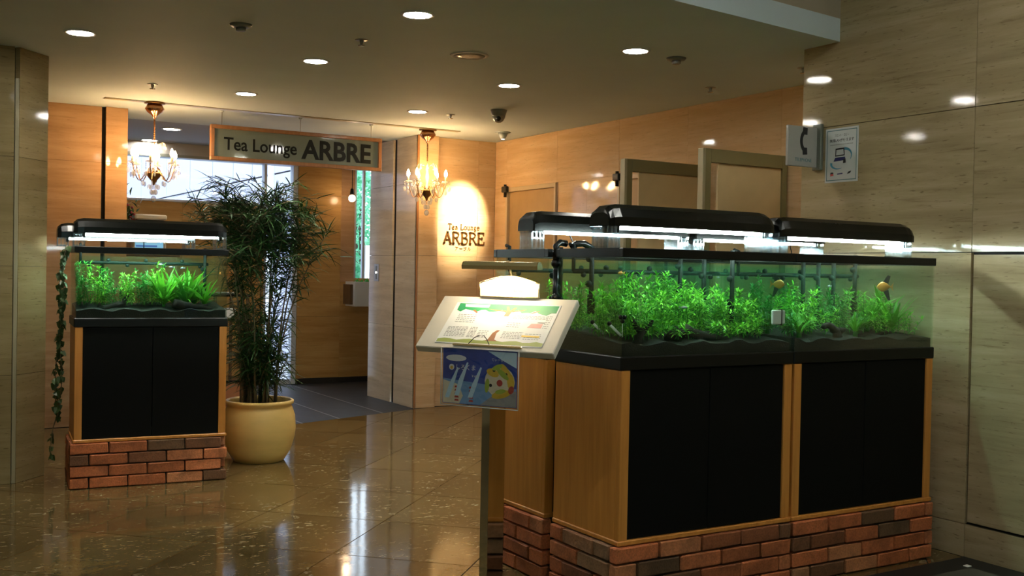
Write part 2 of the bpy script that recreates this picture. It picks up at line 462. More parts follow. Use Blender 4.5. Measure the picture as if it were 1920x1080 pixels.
# dark lounge floor beyond the opening
lf = struct(MB().prism([(1.75, 7.865), (2.95, 8.285), (4.26, 8.745), (4.26, 9.83), (6.3, 9.83), (6.3, 11.25), (-2.4, 11.25), (-2.4, 9.0), (1.75, 9.0)], -.2, -.0005).build('floor_lounge', 'carpet_stone'))
for x0, y0, x1, y1 in ((3.38, 8.43, 3.55, 10.9), (3.0, 8.29, 3.03, 10.9), (3.86, 8.6, 4.0, 10.9)):
    MB().box(x0, x0+.018, y0, y1, -.01, .001).build('seam', 'carpet_seam', lf)

# ------------------------------------------------------------------ ceiling
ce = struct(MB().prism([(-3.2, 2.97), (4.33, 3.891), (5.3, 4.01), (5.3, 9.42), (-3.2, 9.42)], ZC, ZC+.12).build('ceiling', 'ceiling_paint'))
struct(MB().prism([(-3.2, 2.97), (5.3, 4.01), (5.3, 4.13), (-3.2, 3.09)], ZC+.12, ZH+.1).build('ceiling_drop_face', 'drop_paint'))
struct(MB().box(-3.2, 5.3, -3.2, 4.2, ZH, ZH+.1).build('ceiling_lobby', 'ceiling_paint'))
struct(MB().box(-2.6, 7.3, 9.50, 11.5, ZC+.01, ZC+.12).build('ceiling_lounge', 'lounge_ceiling_paint'))
struct(MB().box(-2.6, 7.3, 9.40, 9.52, ZC+.06, ZC+.14).build('trim_1', 'dark_gap'))   # shutter slot in the ceiling

# ------------------------------------------------------------------ walls with stone slabs
def slab_wall(name, mat, origin, u, n, width, rows, cols, thick=.02, back=.14, gap=.0015, skip=None):
    """backing wall plus one slab per panel; origin at floor, u along wall, n out of the wall"""
    M = frame_M(origin, u, (0, 0, 1), n)
    w = struct(MB().box(0, width, rows[0], rows[-1], -back, -thick, 0, M).build(name, 'dark_gap'))
    for i in range(len(cols)-1):
        for k in range(len(rows)-1):
            if skip and skip(cols[i], cols[i+1], rows[k], rows[k+1]): continue
            MB().box(cols[i]+gap, cols[i+1]-gap, rows[k]+gap, rows[k+1]-gap, -thick-.004, 0, .001, M).build('slab', mat, w)
    return w
def lin(a, b, n): return [a+(b-a)*i/n for i in range(n+1)]
R4 = [0, .74, 1.411, 2.081, ZC]
# near right wall (u runs away from the pillar corner towards the camera)
wr = slab_wall('wall_right', 'travertine', (XW, 4.14, 0), (0, -1, 0), (-1, 0, 0), 7.3, [0, .153, 1.411, 2.081, 2.75, ZH], [0, 1.06, 2.2, 3.4, 4.6, 5.8, 7.3], back=.3,
               skip=lambda a, b, c, d: abs(a-1.06) < .01 and abs(c-.153) < .01)
# flush service hatch: one slab with an open dark joint round it
MB().box(XW, XW+.022, 1.95, 3.0685, .165, 1.400, .001).build('hatch_slab', 'travertine', wr)
slab_wall('wall_return', 'travertine', (XF+.1, 4.14, 0), (-1, 0, 0), (0, 1, 0), XF+.1-XW-.025, R4, [0, XF+.1-XW-.025], back=.05)
# far right wall, with the two doors left open as recesses
D1a, D1b, D2a, D2b, DH = 7.76, 8.62, 6.02, 6.86, 2.07
def far_skip(a, b, c, d): return False
wf = struct(MB().box(XF+.06, XF+.2, 4.0, 9.0, 0, ZC).build('wall_far_right', 'dark_gap'))
def far_slab(y0, y1, z0, z1):
    MB().box(XF, XF+.055, y0+.0006, y1-.0006, z0+.0006, z1-.0006, .0005).build('slab', 'orange_marble_lit', wf)
for a, b in ((4.14, 5.08), (5.08, D2a), (D2b, 7.3), (7.3, D1a), (D1b, 8.84)):
    for k in range(3): far_slab(a, b, R4[k], min(R4[k+1], DH) if k < 2 else DH)
for a, b in ((4.14, 5.08), (5.08, D2a), (D2a, D2b), (D2b, D1a), (D1a, D1b), (D1b, 8.84)): far_slab(a, b, DH, ZC)
def wall_door(i, a, b):
    d = struct(MB().box(XF+.02, XF+.058, a+.03, b-.03, .01, DH-.035).build('door_%d' % i, 'door_paint'))
    MB().box(XF-.012, XF+.03, b-.03, b, 0, DH, .003).build('frame', 'door_frame', d)
    MB().box(XF-.012, XF+.03, a, a+.03, 0, DH, .003).build('frame', 'door_frame', d)
    MB().box(XF-.012, XF+.03, a+.03, b-.03, DH-.04, DH, .003).build('frame', 'door_frame', d)
    MB().box(XF-.004, XF+.02, a-.022, a, 0, DH).build('shadow_gap', 'dark_wood', d)
    h = MB(); h.box(XF-.05, XF-.012, b-.06, b+.02, DH-.045, DH+.012, .006); h.tube([(XF-.03, b-.02, DH-.09), (XF-.03, b-.02, DH+.03)], .014, 8)
    h.build('hinge', 'black_plastic', d)
    return d
d1 = wall_door(1, D1a, D1b)
MD = frame_M((XF+.0195, 8.34, 1.53), (0, -1, 0), (0, 0, 1), (-1, 0, 0))
for k in range(2):
    m = MB(); x = k*.065
    m.prism([(x, 0), (x+.045, 0), (x+.045, .012), (x, .012)], 0, .002, MD); m.prism([(x, .045), (x+.045, .045), (x+.045, .057), (x, .057)], 0, .002, MD)
    m.prism([(x+.016, .012), (x+.028, .012), (x+.028, .045), (x+.016, .045)], 0, .002, MD)
    m.build('door_mark', 'ink_brown', d1)
wall_door(2, D2a, D2b)
# back wall right of the opening (lettered wall) and the pilaster / jamb
slab_wall('wall_back', 'orange_marble_lit', (4.47, YB, 0), (1, 0, 0), (0, -1, 0), XF-4.47+.1, R4, [0, .46, XF-4.47], back=.1, gap=.0006)
jm = struct(MB().box(XP+.02, 4.46, YJ+.02, 9.84, 0, ZC).box(4.46, 5.3, YB+.15, 9.84, 0, ZC).build('column_right', 'dark_gap'))
for z0, z1 in zip(R4[:-1], R4[1:]):
    MB().box(XP+.025, 4.47, YJ, YJ+.03, z0+.001, z1-.001, .001).build('slab', 'orange_marble_lit', jm)
    MB().box(XP, XP+.03, YJ+.002, 9.22, z0+.001, z1-.001, .001).build('slab', 'travertine_daylit', jm)
    MB().box(XP, XP+.03, 9.30, 9.84, z0+.001, z1-.001, .001).build('slab', 'travertine_daylit', jm)
    MB().box(4.45, 4.47, YJ+.03, YB, z0+.001, z1-.001).build('slab', 'orange_marble', jm)
MB().box(XP+.0, XP+.022, YJ-.004, YJ+.02, 0, ZC, .004).build('corner_bead', 'sign_wood', jm)
# left part of the back wall
slab_wall('wall_back_left', 'orange_marble', (-3.1, YB, 0), (1, 0, 0), (0, -1, 0), 4.62, R4, [0, .9, 1.8, 2.7, 3.6, 4.62], back=.1, gap=.0006)
jl = struct(MB().box(1.0, 1.71, YB+.02, 9.84, 0, ZC).build('column_left', 'dark_gap'))
for z0, z1 in zip(R4[:-1], R4[1:]):
    MB().box(1.545, 1.71, YB-.03, YB+.03, z0+.001, z1-.001, .001).build('slab', 'orange_marble', jl)
    MB().box(1.68, 1.71, YB+.03, 9.84, z0+.001, z1-.001, .001).build('slab', 'travertine', jl)
# chamfered column in front of it, at the left edge of the view
cl = struct(MB().prism([(-.55, 6.73), (.67, 6.73), (.85, 6.93), (.85, 7.9), (-.55, 7.9)], 0, ZC).build('column_front_left', 'dark_gap'))
for z0, z1 in zip([0, .63, 1.26, 1.89], [.63, 1.26, 1.89, ZC]):
    MB().prism([(-.57, 6.70), (.675, 6.70), (.675, 6.728), (-.57, 6.728)], z0+.001, z1-.001).build('slab', 'travertine_dim', cl)
    MB().prism([(.703, 6.702), (.879, 6.895), (.853, 6.915), (.68, 6.725)], z0+.001, z1-.001).build('slab', 'travertine_dim', cl)
    MB().prism([(.852, 6.897), (.879, 6.899), (.879, 7.9), (.852, 7.9)], z0+.001, z1-.001).build('slab', 'travertine_dim', cl)
MB().box(.678, .700, 6.698, 6.722, 0, ZC-.18, .003).build('joint_strip', 'olive_metal_light', cl)
# walls behind the camera and on the far left
struct(MB().box(-3.2, -3.05, -3.2, 9.0, 0, ZH).build('wall_left', 'travertine'))
# unseen glazing, added behind the viewer to let cool daylight into the lobby
struct(MB().box(-3.2, -2.7, -3.2, -3.05, 0, ZH).box(.6, 4.6, -3.2, -3.05, 0, ZH).box(-2.7, .6, -3.2, -3.05, 2.8, ZH).box(-2.7, .6, -3.2, -3.05, 0, .2).build('wall_front', 'travertine'))
w3 = struct(MB().box(-2.7, .6, -3.13, -3.12, .2, 2.8).build('window_added', 'front_glass'))
for x in (-2.7, -1.05, .55): MB().box(x, x+.05, -3.16, -3.08, .2, 2.8).build('mullion', 'frame_bluegrey', w3)

# ------------------------------------------------------------------ lounge beyond the opening
lw = struct(MB().box(3.95, 4.45, YG, YG+.14, 0, ZC).build('wall_lounge', 'dark_gap'))
for z0, z1 in zip([0.06, .74, 1.411, 2.081], [.74, 1.411, 2.081, ZC]):
    MB().box(3.951, 4.449, YG-.02, YG+.004, z0+.001, z1-.001, .001).build('slab', 'lounge_marble', lw)
    MB().box(4.449, 4.64, YG+.05, YG+.1, z0+.001, z1-.001, .001).build('slab', 'orange_marble', lw)
for z0, z1 in ((.06, .74), (.74, 1.17)):
    MB().box(4.641, 6.4, YG+.05, YG+.1, z0+.001, z1-.001, .001).build('slab', 'lounge_marble', lw)
MB().box(4.45, 6.4, YG-.02, YG+.06, .06, 1.13, .001).build('slab', 'lounge_marble', lw)
MB().box(4.64, 6.4, YG+.05, YG+.14, 2.40, ZC).build('slab', 'lounge_marble', lw)
struct(MB().box(3.95, 6.4, YG-.03, YG, 0, .06).build('baseboard_lounge', 'dark_gap'))
struct(MB().box(6.3, 6.45, 9.7, 11.4, 0, ZC).build('wall_lounge_right', 'lounge_marble'))
struct(MB().box(5.15, 6.4, 9.70, 9.84, 0, ZC).build('wall_lounge_near', 'lounge_marble'))
struct(MB().box(-2.55, -2.4, 8.8, 11.4, 0, ZC).build('wall_lounge_left', 'lounge_marble'))
w2 = struct(MB().box(4.645, 6.3, YG+.07, YG+.078, 1.17, 2.40).build('window_2', 'window_glass'))
MB().box(4.64, 4.66, YG+.05, YG+.1, 1.17, 2.40).build('window_frame', 'frame_bluegrey', w2)
MB().box(4.74, 4.765, YG+.05, YG+.09, 1.17, 2.40).build('mullion', 'frame_bluegrey', w2)
# parapet wall with the long window over it, and the glazed door
lp = struct(MB().box(-2.5, 3.58, YG+.02, YG+.14, 0, 1.90).build('wall_parapet', 'dark_gap'))
for k in range(7):
    x0 = -2.5+k*.868
    for z0, z1 in ((0, .65), (.65, 1.29), (1.29, 1.93)):
        MB().box(x0+.001, x0+.867, YG-.01, YG+.022, z0+.001, z1-.001, .001).build('slab', 'lounge_marble', lp)
MB().box(-2.5, 3.58, YG-.03, YG+.16, 1.93, 1.955, .004).build('sill', 'frame_bluegrey', lp)
w1 = struct(MB().box(-2.5, 3.58, YG+.06, YG+.068, 1.955, 2.39).build('window_1', 'window_glass'))
for x in (-1.6, -.5, .6): MB().box(x, x+.03, YG+.04, YG+.09, 1.955, 2.39).build('mullion', 'frame_bluegrey', w1)
struct(MB().box(-2.5, 3.95, YG-.02, YG+.14, 2.415, ZC+.02).build('trim_6', 'lounge_ceiling_paint'))
struct(MB().box(-2.5, 3.95, YG-.03, YG+.14, 2.385, 2.415).build('trim_8', 'grey_metal'))
d3 = struct(MB().box(3.60, 3.90, YG+.055, YG+.063, .04, 2.37).build('door_3', 'window_glass'))
MB().box(3.895, 3.95, YG-.01, YG+.10, 0, 2.39, .004).build('door_frame', 'frame_bluegrey', d3)
MB().box(3.575, 3.605, YG+.0, YG+.10, 0, 2.39, .004).build('door_frame', 'frame_bluegrey', d3)
MB().box(3.60, 3.90, YG+.03, YG+.09, 0, .05).build('door_rail', 'frame_bluegrey', d3)
MB().box(3.84, 3.85, YG+.02, YG+.05, .9, 1.15, .003).build('door_handle', 'brushed_steel', d3)
# outside: paving, panelled facade, trees
struct(MB().box(-12, 20, 11.3, 40, -.2, -.02).build('ground_outside', 'pavement'))
struct(MB().box(-14, 14, -18, -3.25, -.2, -.02).build('ground_street', 'pavement'))
fc = struct(MB().box(4.88, 5.0, 13.35, 34, 0, 7).build('facade', 'dark_gap'))
ys = [13.35, 13.9, 14.75, 15.7, 16.7, 17.9, 19.4, 21.2, 23.5, 26.5, 30, 34]
for a, b in zip(ys[:-1], ys[1:]):
    for z0, z1 in ((0, 1.3), (1.3, 2.6), (2.6, 3.9), (3.9, 7)):
        MB().box(4.85, 4.885, a+.012, b-.012, z0+.012, z1-.012).build('panel', 'facade_panel', fc)
MB().box(4.80, 4.86, 14.68, 14.80, 0, 7).build('downpipe', 'white_paint', fc)
f2 = struct(MB().box(-14, 4.6, 34.2, 36, 0, 9).build('facade_far', 'facade_panel'))
for k in range(5): MB().box(-10+k*2.8, -8.6+k*2.8, 34.15, 34.25, 2.2, 4.0).build('far_window', 'screen_cyan', f2)
def tree(x, y, z0, h, r, label, n=1500, seed=1):
    t = thing('tree', label, 'tree', (x, y, 0), 0, 'trees outside the lounge window')
    MB().tube([(0, 0, 0), (.05, 0, h*.4), (0, .05, h*.8)], [.1, .08, .04], 8).build('trunk', 'bark', t)
    q = random.Random(seed); m = MB()
    for i in range(n):
        a = q.uniform(0, 2*PI); u = q.uniform(-1, 1); rr = r*q.uniform(.35, 1)**.6
        c = Vector((rr*math.cos(a)*math.sqrt(1-u*u), rr*math.sin(a)*math.sqrt(1-u*u), z0+(h-z0)*.5+u*(h-z0)*.5))
        M = Matrix.Translation(c) @ Euler((q.uniform(0, 6), q.uniform(0, 6), q.uniform(0, 6))).to_matrix().to_4x4()
        s = q.uniform(.04, .09)
        m.add([M @ Vector(p) for p in ((0, -s, 0), (s*.5, 0, .01), (0, s, 0), (-s*.5, 0, .01))], [(0, 1, 2, 3)])
    m.build('foliage', 'tree_leaf', t, kind='stuff')
tree(8.45, 20.0, .9, 3.15, .75, 'leafy green tree seen through the narrow lounge window', 2600, 3)
tree(9.0, 21.6, .9, 3.5, .7, 'paler tree standing behind the one seen through the narrow lounge window', 1600, 5)
struct(MB().box(7.95, 9.4, 18.6, 18.8, 0, 1.72).build('garden_wall', 'white_paint'))

# ------------------------------------------------------------------ brick plinths, cabinets, aquariums, hoods
ZB, ZCAB, ZBASE, ZGL, ZRIM = .262, .920, .972, 1.345, 1.380
BR_L, BR_H, BR_D, JT = .203, .0575, .045, .008
def brick_mesh(l, seed):
    q = random.Random(seed); m = MB(); m.box(-l/2, l/2, -BR_D/2, BR_D/2, -BR_H/2, BR_H/2, .004)
    m.v = [(x+q.uniform(-.0022, .0022), y+q.uniform(-.0022, .0022), z+q.uniform(-.0018, .0018)) for x, y, z in m.v]
    return m.mesh('brick', 'brick_clay')
BM = {k: [brick_mesh(l, 10*k+i) for i in range(4)] for k, l in ((0, BR_L), (1, BR_L/2-JT/2), (2, .14))}
def plinth(loc, rz, w, d, faces, label, group=None, lp=.020, rp=.006):
    t = thing('brick_plinth', label, 'plinth', loc, rz, group)
    c = .035
    MB().box(-lp+c*.9, w+rp-c*.9, -.02+c*.9, d+.012-c*.9, 0, ZB-.003).build('mortar_bed', 'mortar', t)
    def run(length, place, off):
        for row in range(4):
            z = .004+BR_H/2+row*(BR_H+JT); x = 0; odd = (row+off) % 2
            first = True
            while x < length-.02:
                k = 1 if (first and odd) else 0
                l = {0: BR_L, 1: BR_L/2-JT/2}[k]; first = False
                if x+l > length:
                    l2 = length-x
                    if l2 < .03: break
                    me = brick_mesh(l2, int(x*1000)+row); l = l2
                else: me = rnd.choice(BM[k])
                M = place(x+l/2, z) @ Euler((rnd.uniform(-.012, .012), rnd.uniform(-.008, .008), rnd.uniform(-.012, .012))).to_matrix().to_4x4()
                link('brick', me, t, M)
                x += l+JT
    W, D = w+lp+rp, d+.032
    if 'f' in faces: run(W, lambda x, z: Matrix.Translation((-lp+x, -.020+BR_D/2, z)), 1)
    if 'b' in faces: run(W, lambda x, z: Matrix.Translation((-lp+x, d+.012-BR_D/2, z)), 0)
    RZ = Matrix.Rotation(PI/2, 4, 'Z')
    o = BR_D+JT if 'f' in faces else 0
    if 'l' in faces: run(D-o-.02, lambda x, z: Matrix.Translation((-lp+BR_D/2, -.020+o+x, z)) @ RZ, 0)
    if 'r' in faces: run(D-o-.02, lambda x, z: Matrix.Translation((w+rp-BR_D/2, -.020+o+x, z)) @ RZ, 0)
    return t
def cabinet(loc, rz, w, d, label, group=None):
    t = thing('aquarium_cabinet', label, 'cabinet', (loc[0], loc[1], ZB), rz, group)
    h = ZCAB-ZB; s = .042
    MB().box(0, .02, .0205, d, 0, h, .001).build('side_panel', 'honey_wood', t)
    MB().box(w-.02, w, .0205, d, 0, h, .001).build('side_panel', 'honey_wood', t)
    MB().box(.02, w-.02, d-.012, d, 0, h).build('back_panel', 'dark_wood', t)
    MB().box(.02, w-.02, .03, d-.012, h-.02, h).build('top_panel', 'dark_wood', t)
    MB().box(.0, s, -.004, .02, 0, h, .002).build('stile', 'honey_wood', t)
    MB().box(w-s, w, -.004, .02, 0, h, .002).build('stile', 'honey_wood', t)
    MB().box(-.006, w+.006, -.010, d, 0, .018, .003).build('bottom_rail', 'honey_wood', t)
    for a, b in ((s+.002, w/2-.0015), (w/2+.0015, w-s-.002)):
        MB().box(a, b, .003, .022, .02, h-.002, .0015).build('door', 'black_door', t)
    return t

def blade(m, M, L, W, droop=.3, seg=3, fold=.0):
    """a tapering leaf blade, base at the origin of M, growing along +y and drooping in -z"""
    vs = []; fs = []
    for i in range(seg+1):
        u = i/seg; wd = W*math.sin(PI*min(.97, .12+.86*u))**.8*.5; y = L*u*(1-.15*droop*u); z = -droop*L*u*u
        vs += [M @ Vector((-wd, y, z+fold*wd)), M @ Vector((wd, y, z+fold*wd))]
    for i in range(seg): fs.append((2*i, 2*i+1, 2*i+3, 2*i+2))
    m.add(vs, fs)
TANKS = []
def room_in_tank(p):
    """True when a world point lies inside the glass of any tank"""
    for x0, y0, rz, w, d in TANKS:
        c, s_ = math.cos(rz), math.sin(rz); X = (p[0]-x0)*c+(p[1]-y0)*s_; Y = -(p[0]-x0)*s_+(p[1]-y0)*c
        if .010 < X < w-.010 and .010 < Y < d-.010 and p[2] < ZGL-.012: return True
    return False
def stem_plant(loc, h, spread, seed, label, mat='aqua_leaf', stems=6, group='stem plants in the aquariums', leafl=.034, leafw=.008):
    q = random.Random(seed); rz = q.uniform(0, 6); t = thing('aquatic_plant', label, 'aquatic plant', loc, rz, group)
    W_ = Matrix.Translation(loc) @ Matrix.Rotation(rz, 4, 'Z')
    ms = MB(); ml = MB()
    for s in range(stems):
        a = q.uniform(0, 2*PI); r = spread*math.sqrt(q.random()); hh = h*q.uniform(.55, 1.0)
        lx, ly = q.uniform(-.035, .035), q.uniform(-.035, .035)
        if not (room_in_tank(W_ @ Vector((r*math.cos(a), r*math.sin(a), .1))) and room_in_tank(W_ @ Vector((r*math.cos(a)+lx, r*math.sin(a)+ly, hh)))): r, lx, ly = r*.3, 0, 0
        p0 = Vector((r*math.cos(a), r*math.sin(a), 0)); pts = [p0 + Vector((lx*u*u, ly*u*u, hh*u)) for u in (0, .33, .66, 1)]
        ms.tube(pts, .0013, 4, False)
        z = .02
        while z < hh:
            u = z/hh; p = p0+Vector((lx*u*u, ly*u*u, z))
            k0 = q.uniform(0, 6)
            for k in range(4):
                aa = k0+k*PI/2+q.uniform(-.3, .3); el = q.uniform(.1, .9)
                M = Matrix.Translation(p) @ Euler((el, 0, aa)).to_matrix().to_4x4()
                L_ = leafl*q.uniform(.7, 1.25)
                if room_in_tank(W_ @ (M @ Vector((0, L_, 0)))): blade(ml, M, L_, leafw, .5, 2, .3)
            z += q.uniform(.011, .018)
        for k in range(5):
            M = Matrix.Translation(pts[-1]) @ Euler((q.uniform(.5, 1.3), 0, q.uniform(0, 6))).to_matrix().to_4x4()
            if room_in_tank(W_ @ (M @ Vector((0, leafl*.9, 0)))): blade(ml, M, leafl*.9, leafw, .3, 2, .3)
    ms.build('stems', 'aqua_leaf_dark', t); ml.build('foliage', mat, t, kind='stuff'); return t
SWORD = []
def sword_plant(loc, h, n, seed, label, group='broad-leaved plants in the aquariums', W=.026, dense=1):
    q = random.Random(seed); rz = q.uniform(0, 6); t = thing('sword_plant', label, 'aquatic plant', loc, rz, group)
    W_ = Matrix.Translation(loc) @ Matrix.Rotation(rz, 4, 'Z')
    if not SWORD:
        for k in range(4):
            m = MB(); blade(m, Matrix(), 1.0, .13, (.25, .45, .65, .15)[k], 6, .25); SWORD.append(m.mesh('leaf', 'sword_leaf'))
    MB().lathe([(.012, -.01), (.010, .01), (.004, .02)], 8).build('crown', 'aqua_leaf_dark', t)
    for k in range(n):
        a = k*2.399+q.uniform(-.3, .3); el = q.uniform(.75, 1.5); L = h*q.uniform(.6, 1.05)
        M0 = Matrix.Translation((0, 0, .005)) @ Matrix.Rotation(a, 4, 'Z') @ Matrix.Rotation(el, 4, 'X'); dr = (.25, .45, .65, .15)[k % 4]
        while L > h*.3 and not all(room_in_tank(W_ @ (M0 @ Vector((0, L*u*(1-.15*dr*u), -dr*L*u*u)))) for u in (.5, .8, 1)): L *= .88
        if L <= h*.3: continue
        M = Matrix.Rotation(a, 4, 'Z') @ Matrix.Rotation(el, 4, 'X') @ Matrix.Diagonal((L*W/.026, L, L, 1))
        link('leaf', SWORD[k % 4], t, Matrix.Translation((0, 0, .005)) @ M)
    return t
def driftwood(loc, segs, label, seed):
    t = MB(); q = random.Random(seed)
    for pts, r in segs:
        P = []; R = []
        pts = [Vector(p) for p in pts]
        for i in range(len(pts)-1):
            for u in (0, .33, .66):
                P.append(pts[i].lerp(pts[i+1], u)+Vector((q.uniform(-.006, .006), q.uniform(-.006, .006), q.uniform(-.005, .005)))); R.append(r*(1-.6*(i+u)/(len(pts)-1))*q.uniform(.8, 1.25))
        P.append(pts[-1]); R.append(r*.3)
        t.tube(P, R, 9)
    o = t.build('driftwood', 'driftwood'); o.location = loc
    return tag(o, label, 'driftwood')

def aquarium(loc, rz, w, d, label, pipes=(), seed=0, group=None):
    t = thing('aquarium', label, 'aquarium', (loc[0], loc[1], 0), rz, group)
    q = random.Random(seed)
    o = .006
    MB().box(-o, w+o, -o, d+o, ZCAB, ZBASE, .004).build('base_frame', 'black_plastic', t)
    MB().box(-o*.3, w+o*.3, -o*.3-.003, d, ZBASE-.030, ZBASE-.026).build('base_groove', 'gloss_black', t)
    th = .006
    MB().box(0, w, 0, th, ZBASE, ZGL).build('front_pane', 'tank_glass', t)
    MB().box(0, w, d-th, d, ZBASE, ZGL).build('rear_pane', 'tank_glass', t)
    MB().box(0, th, th, d-th, ZBASE, ZGL).build('side_pane', 'tank_glass', t)
    MB().box(w-th, w, th, d-th, ZBASE, ZGL).build('side_pane', 'tank_glass', t)
    m = MB(); rw = .022
    m.box(-o, w+o, -o, rw, ZGL, ZRIM, .003).box(-o, w+o, d-rw, d+o, ZGL, ZRIM, .003).box(-o, rw, rw, d-rw, ZGL, ZRIM).box(w-rw, w+o, rw, d-rw, ZGL, ZRIM)
    m.build('rim', 'black_plastic', t)
    # gravel bed with an uneven top
    nx, ny = 26, 8; m = MB(); vs = []; a, b = th+.001, th+.001
    for j in range(ny+1):
        for i in range(nx+1):
            x = a+(w-2*a)*i/nx; y = b+(d-2*b)*j/ny
            vs.append((x, y, ZBASE+.045+.035*j/ny+.006*math.sin(i*1.1+seed)+q.uniform(-.004, .004)))
    n0 = len(vs); vs += [(a, b, ZBASE), (w-a, b, ZBASE), (w-a, d-b, ZBASE), (a, d-b, ZBASE)]
    fs = [(j*(nx+1)+i, j*(nx+1)+i+1, (j+1)*(nx+1)+i+1, (j+1)*(nx+1)+i) for j in range(ny) for i in range(nx)]
    fs.append(tuple(range(0, nx+1))[::-1] + (n0, n0+1)); fs.append(tuple(range(ny*(nx+1), (ny+1)*(nx+1))) + (n0+2, n0+3))
    fs.append(tuple(j*(nx+1) for j in range(ny+1)) + (n0+3, n0)); fs.append(tuple(j*(nx+1)+nx for j in range(ny, -1, -1)) + (n0+1, n0+2))
    fs.append((n0, n0+3, n0+2, n0+1))
    m.add(vs, fs); m.build('gravel_bed', 'substrate', t, kind='stuff')
    e = th+.0015
    MB().box(e, w-e, e, d-e, ZBASE+.004, ZGL-.018).build('water', 'aquarium_water', t)
    # spray bar along the rear pane with suction cups
    m = MB(); yb = d-.04; zb = ZGL-.055
    m.tube([(.05, yb, zb), (w-.05, yb, zb)], .0095, 8); m.tube([(.05, yb, zb), (.05, yb, ZRIM+.015), (.05, d-.012, ZRIM+.02)], .008, 8)
    for k in range(7): m.ball((.1+k*(w-.2)/6, yb, zb+(-.014, .016)[k % 2]), .012, 8, 5)
    sb = m.build('spray_bar', 'pipe_dark', t)
    for x, y, z0 in pipes:
        m = MB(); m.tube([(x, y, z0), (x, y, ZRIM+.01)], .010, 8); m.lathe([(.013, 0), (.016, .01), (.016, .07), (.011, .08)], 8, (x, y, z0))
        for zz in (z0+.12, z0+.22): m.ball((x-.014, y, zz), .014, 8, 5)
        m.build('filter_pipe', 'pipe_dark', t)
    return t
def hood(loc, rz, w, label, legs_y=.0, group=None):
    """tube light hood on clear stands; loc = front left lower corner"""
    t = thing('aquarium_light', label, 'aquarium light', loc, rz, group)
    prof = [(0, .004), (0, .040), (.018, .074), (.045, .090), (.105, .090), (.132, .074), (.150, .040), (.150, .004)]
    secs = []
    for x, k, ins in ((0, .62, .012), (.004, .76, .006), (.022, .93, .002), (.055, 1, 0), (w-.055, 1, 0), (w-.022, .93, .002), (w-.004, .76, .006), (w, .62, .012)):
        secs.append([(x, min(max(y, ins), .150-ins), z*k if z > .01 else z) for y, z in prof])
    MB().loft(secs, True, False).build('hood_shell', 'gloss_black', t)
    m = MB()
    for k in range(9): m.box(w*.28+k*.02, w*.28+k*.02+.010, .0165, .019, .070, .074)
    m.build('vent_slots', 'black_plastic', t)
    tb = MB().tube([(.065, .055, .000), (w-.03, .055, .000)], .0082, 10).build('tube_lamp', 'tube_glow', t)
    for x in (.05, w-.045):
        MB().box(x, x+.014, .025, .125, -.020, .008, .003).build('lamp_socket', 'black_plastic', t)
    for x in (.0, w-.062):
        m = MB()
        z0 = ZRIM-loc[2]-.030; x1 = x+.062
        for xx in (x, x+.020, x+.040, x1-.006):
            m.box(xx, xx+.006, .02, .026, z0+.03, .004); m.box(xx, xx+.006, .118, .124, z0+.03, .004)
        m.box(x, x1, .018, .028, z0+.031, z0+.040).box(x, x1, .116, .126, z0+.031, z0+.040).box(x, x1, .018, .126, -.006, .003)
        m.box(x, x1, .018, .024, z0+.03+.045, z0+.03+.051).box(x, x+.004, .024, .12, z0+.031, .0).box(x1-.004, x1, .024, .12, z0+.031, .0)
        m.build('clear_stand', 'acrylic', t)
    return t

TY = 3.158; AY = 3.668; TW, TD = .885, .44
XB, XC = 2.385, 3.285
# --- front left tank of the big block
plinth((XB, TY, 0), 0, TW, TD, 'fl', 'red brick plinth under the front tank nearest the menu stand', rp=-.001)
cabinet((XB, TY, 0), 0, TW, TD, 'wood cabinet with black doors under the front tank nearest the menu stand')
aquarium((XB, TY, 0), 0, TW, TD, 'planted aquarium right behind the menu stand, white magnet cleaner in its right end', [(.66, .30, 1.06), (.73, .20, 1.05), (.58, .36, 1.1), (.07, .30, 1.12)], 1)
hood((XB+.012, TY+.10, 1.462), 0, .865, 'black light hood over the front tank nearest the menu stand')
# --- front right tank
plinth((XC, TY, 0), 0, TW, TD, 'flr', 'red brick plinth beside the right stone wall, under the tank with angelfish', lp=-.001)
cabinet((XC, TY, 0), 0, TW, TD, 'wood cabinet with black doors standing next to the right stone wall')
aquarium((XC, TY, 0), 0, TW, TD, 'planted aquarium next to the right stone wall, angelfish swimming in it', [(.42, .36, 1.06), (.52, .36, 1.06), (.60, .34, 1.06), (.70, .30, 1.1)], 2)
hood((XC+.012, TY+.10, 1.450), 0, .865, 'black light hood over the tank next to the right stone wall')
# --- rear pair
plinth((XB, AY, 0), 0, TW, TD, 'lb', 'red brick plinth behind the mirror post of the menu stand')
cabinet((XB, AY, 0), 0, TW, TD, 'wood cabinet seen side-on behind the menu stand')
aquarium((XB, AY, 0), 0, TW, TD, 'rear aquarium partly hidden behind the brass menu lamp', [(.10, .06, 1.10), (.06, .04, 1.05)], 3)
hood((XB+.012, AY+.13, 1.456), 0, .865, 'black light hood of the rear tank, in front of the beige wall door')
plinth((XC, AY, 0), 0, TW, TD, 'b', 'red brick plinth of the rear tank hidden behind the angelfish tank')
cabinet((XC, AY, 0), 0, TW, TD, 'wood cabinet of the rear tank hidden behind the angelfish tank')
aquarium((XC, AY, 0), 0, TW, TD, 'rear aquarium seen through the angelfish tank in front of it', [], 4)
hood((XC+.012, AY+.13, 1.450), 0, .865, 'lower black light hood showing under the hoods of the front row')
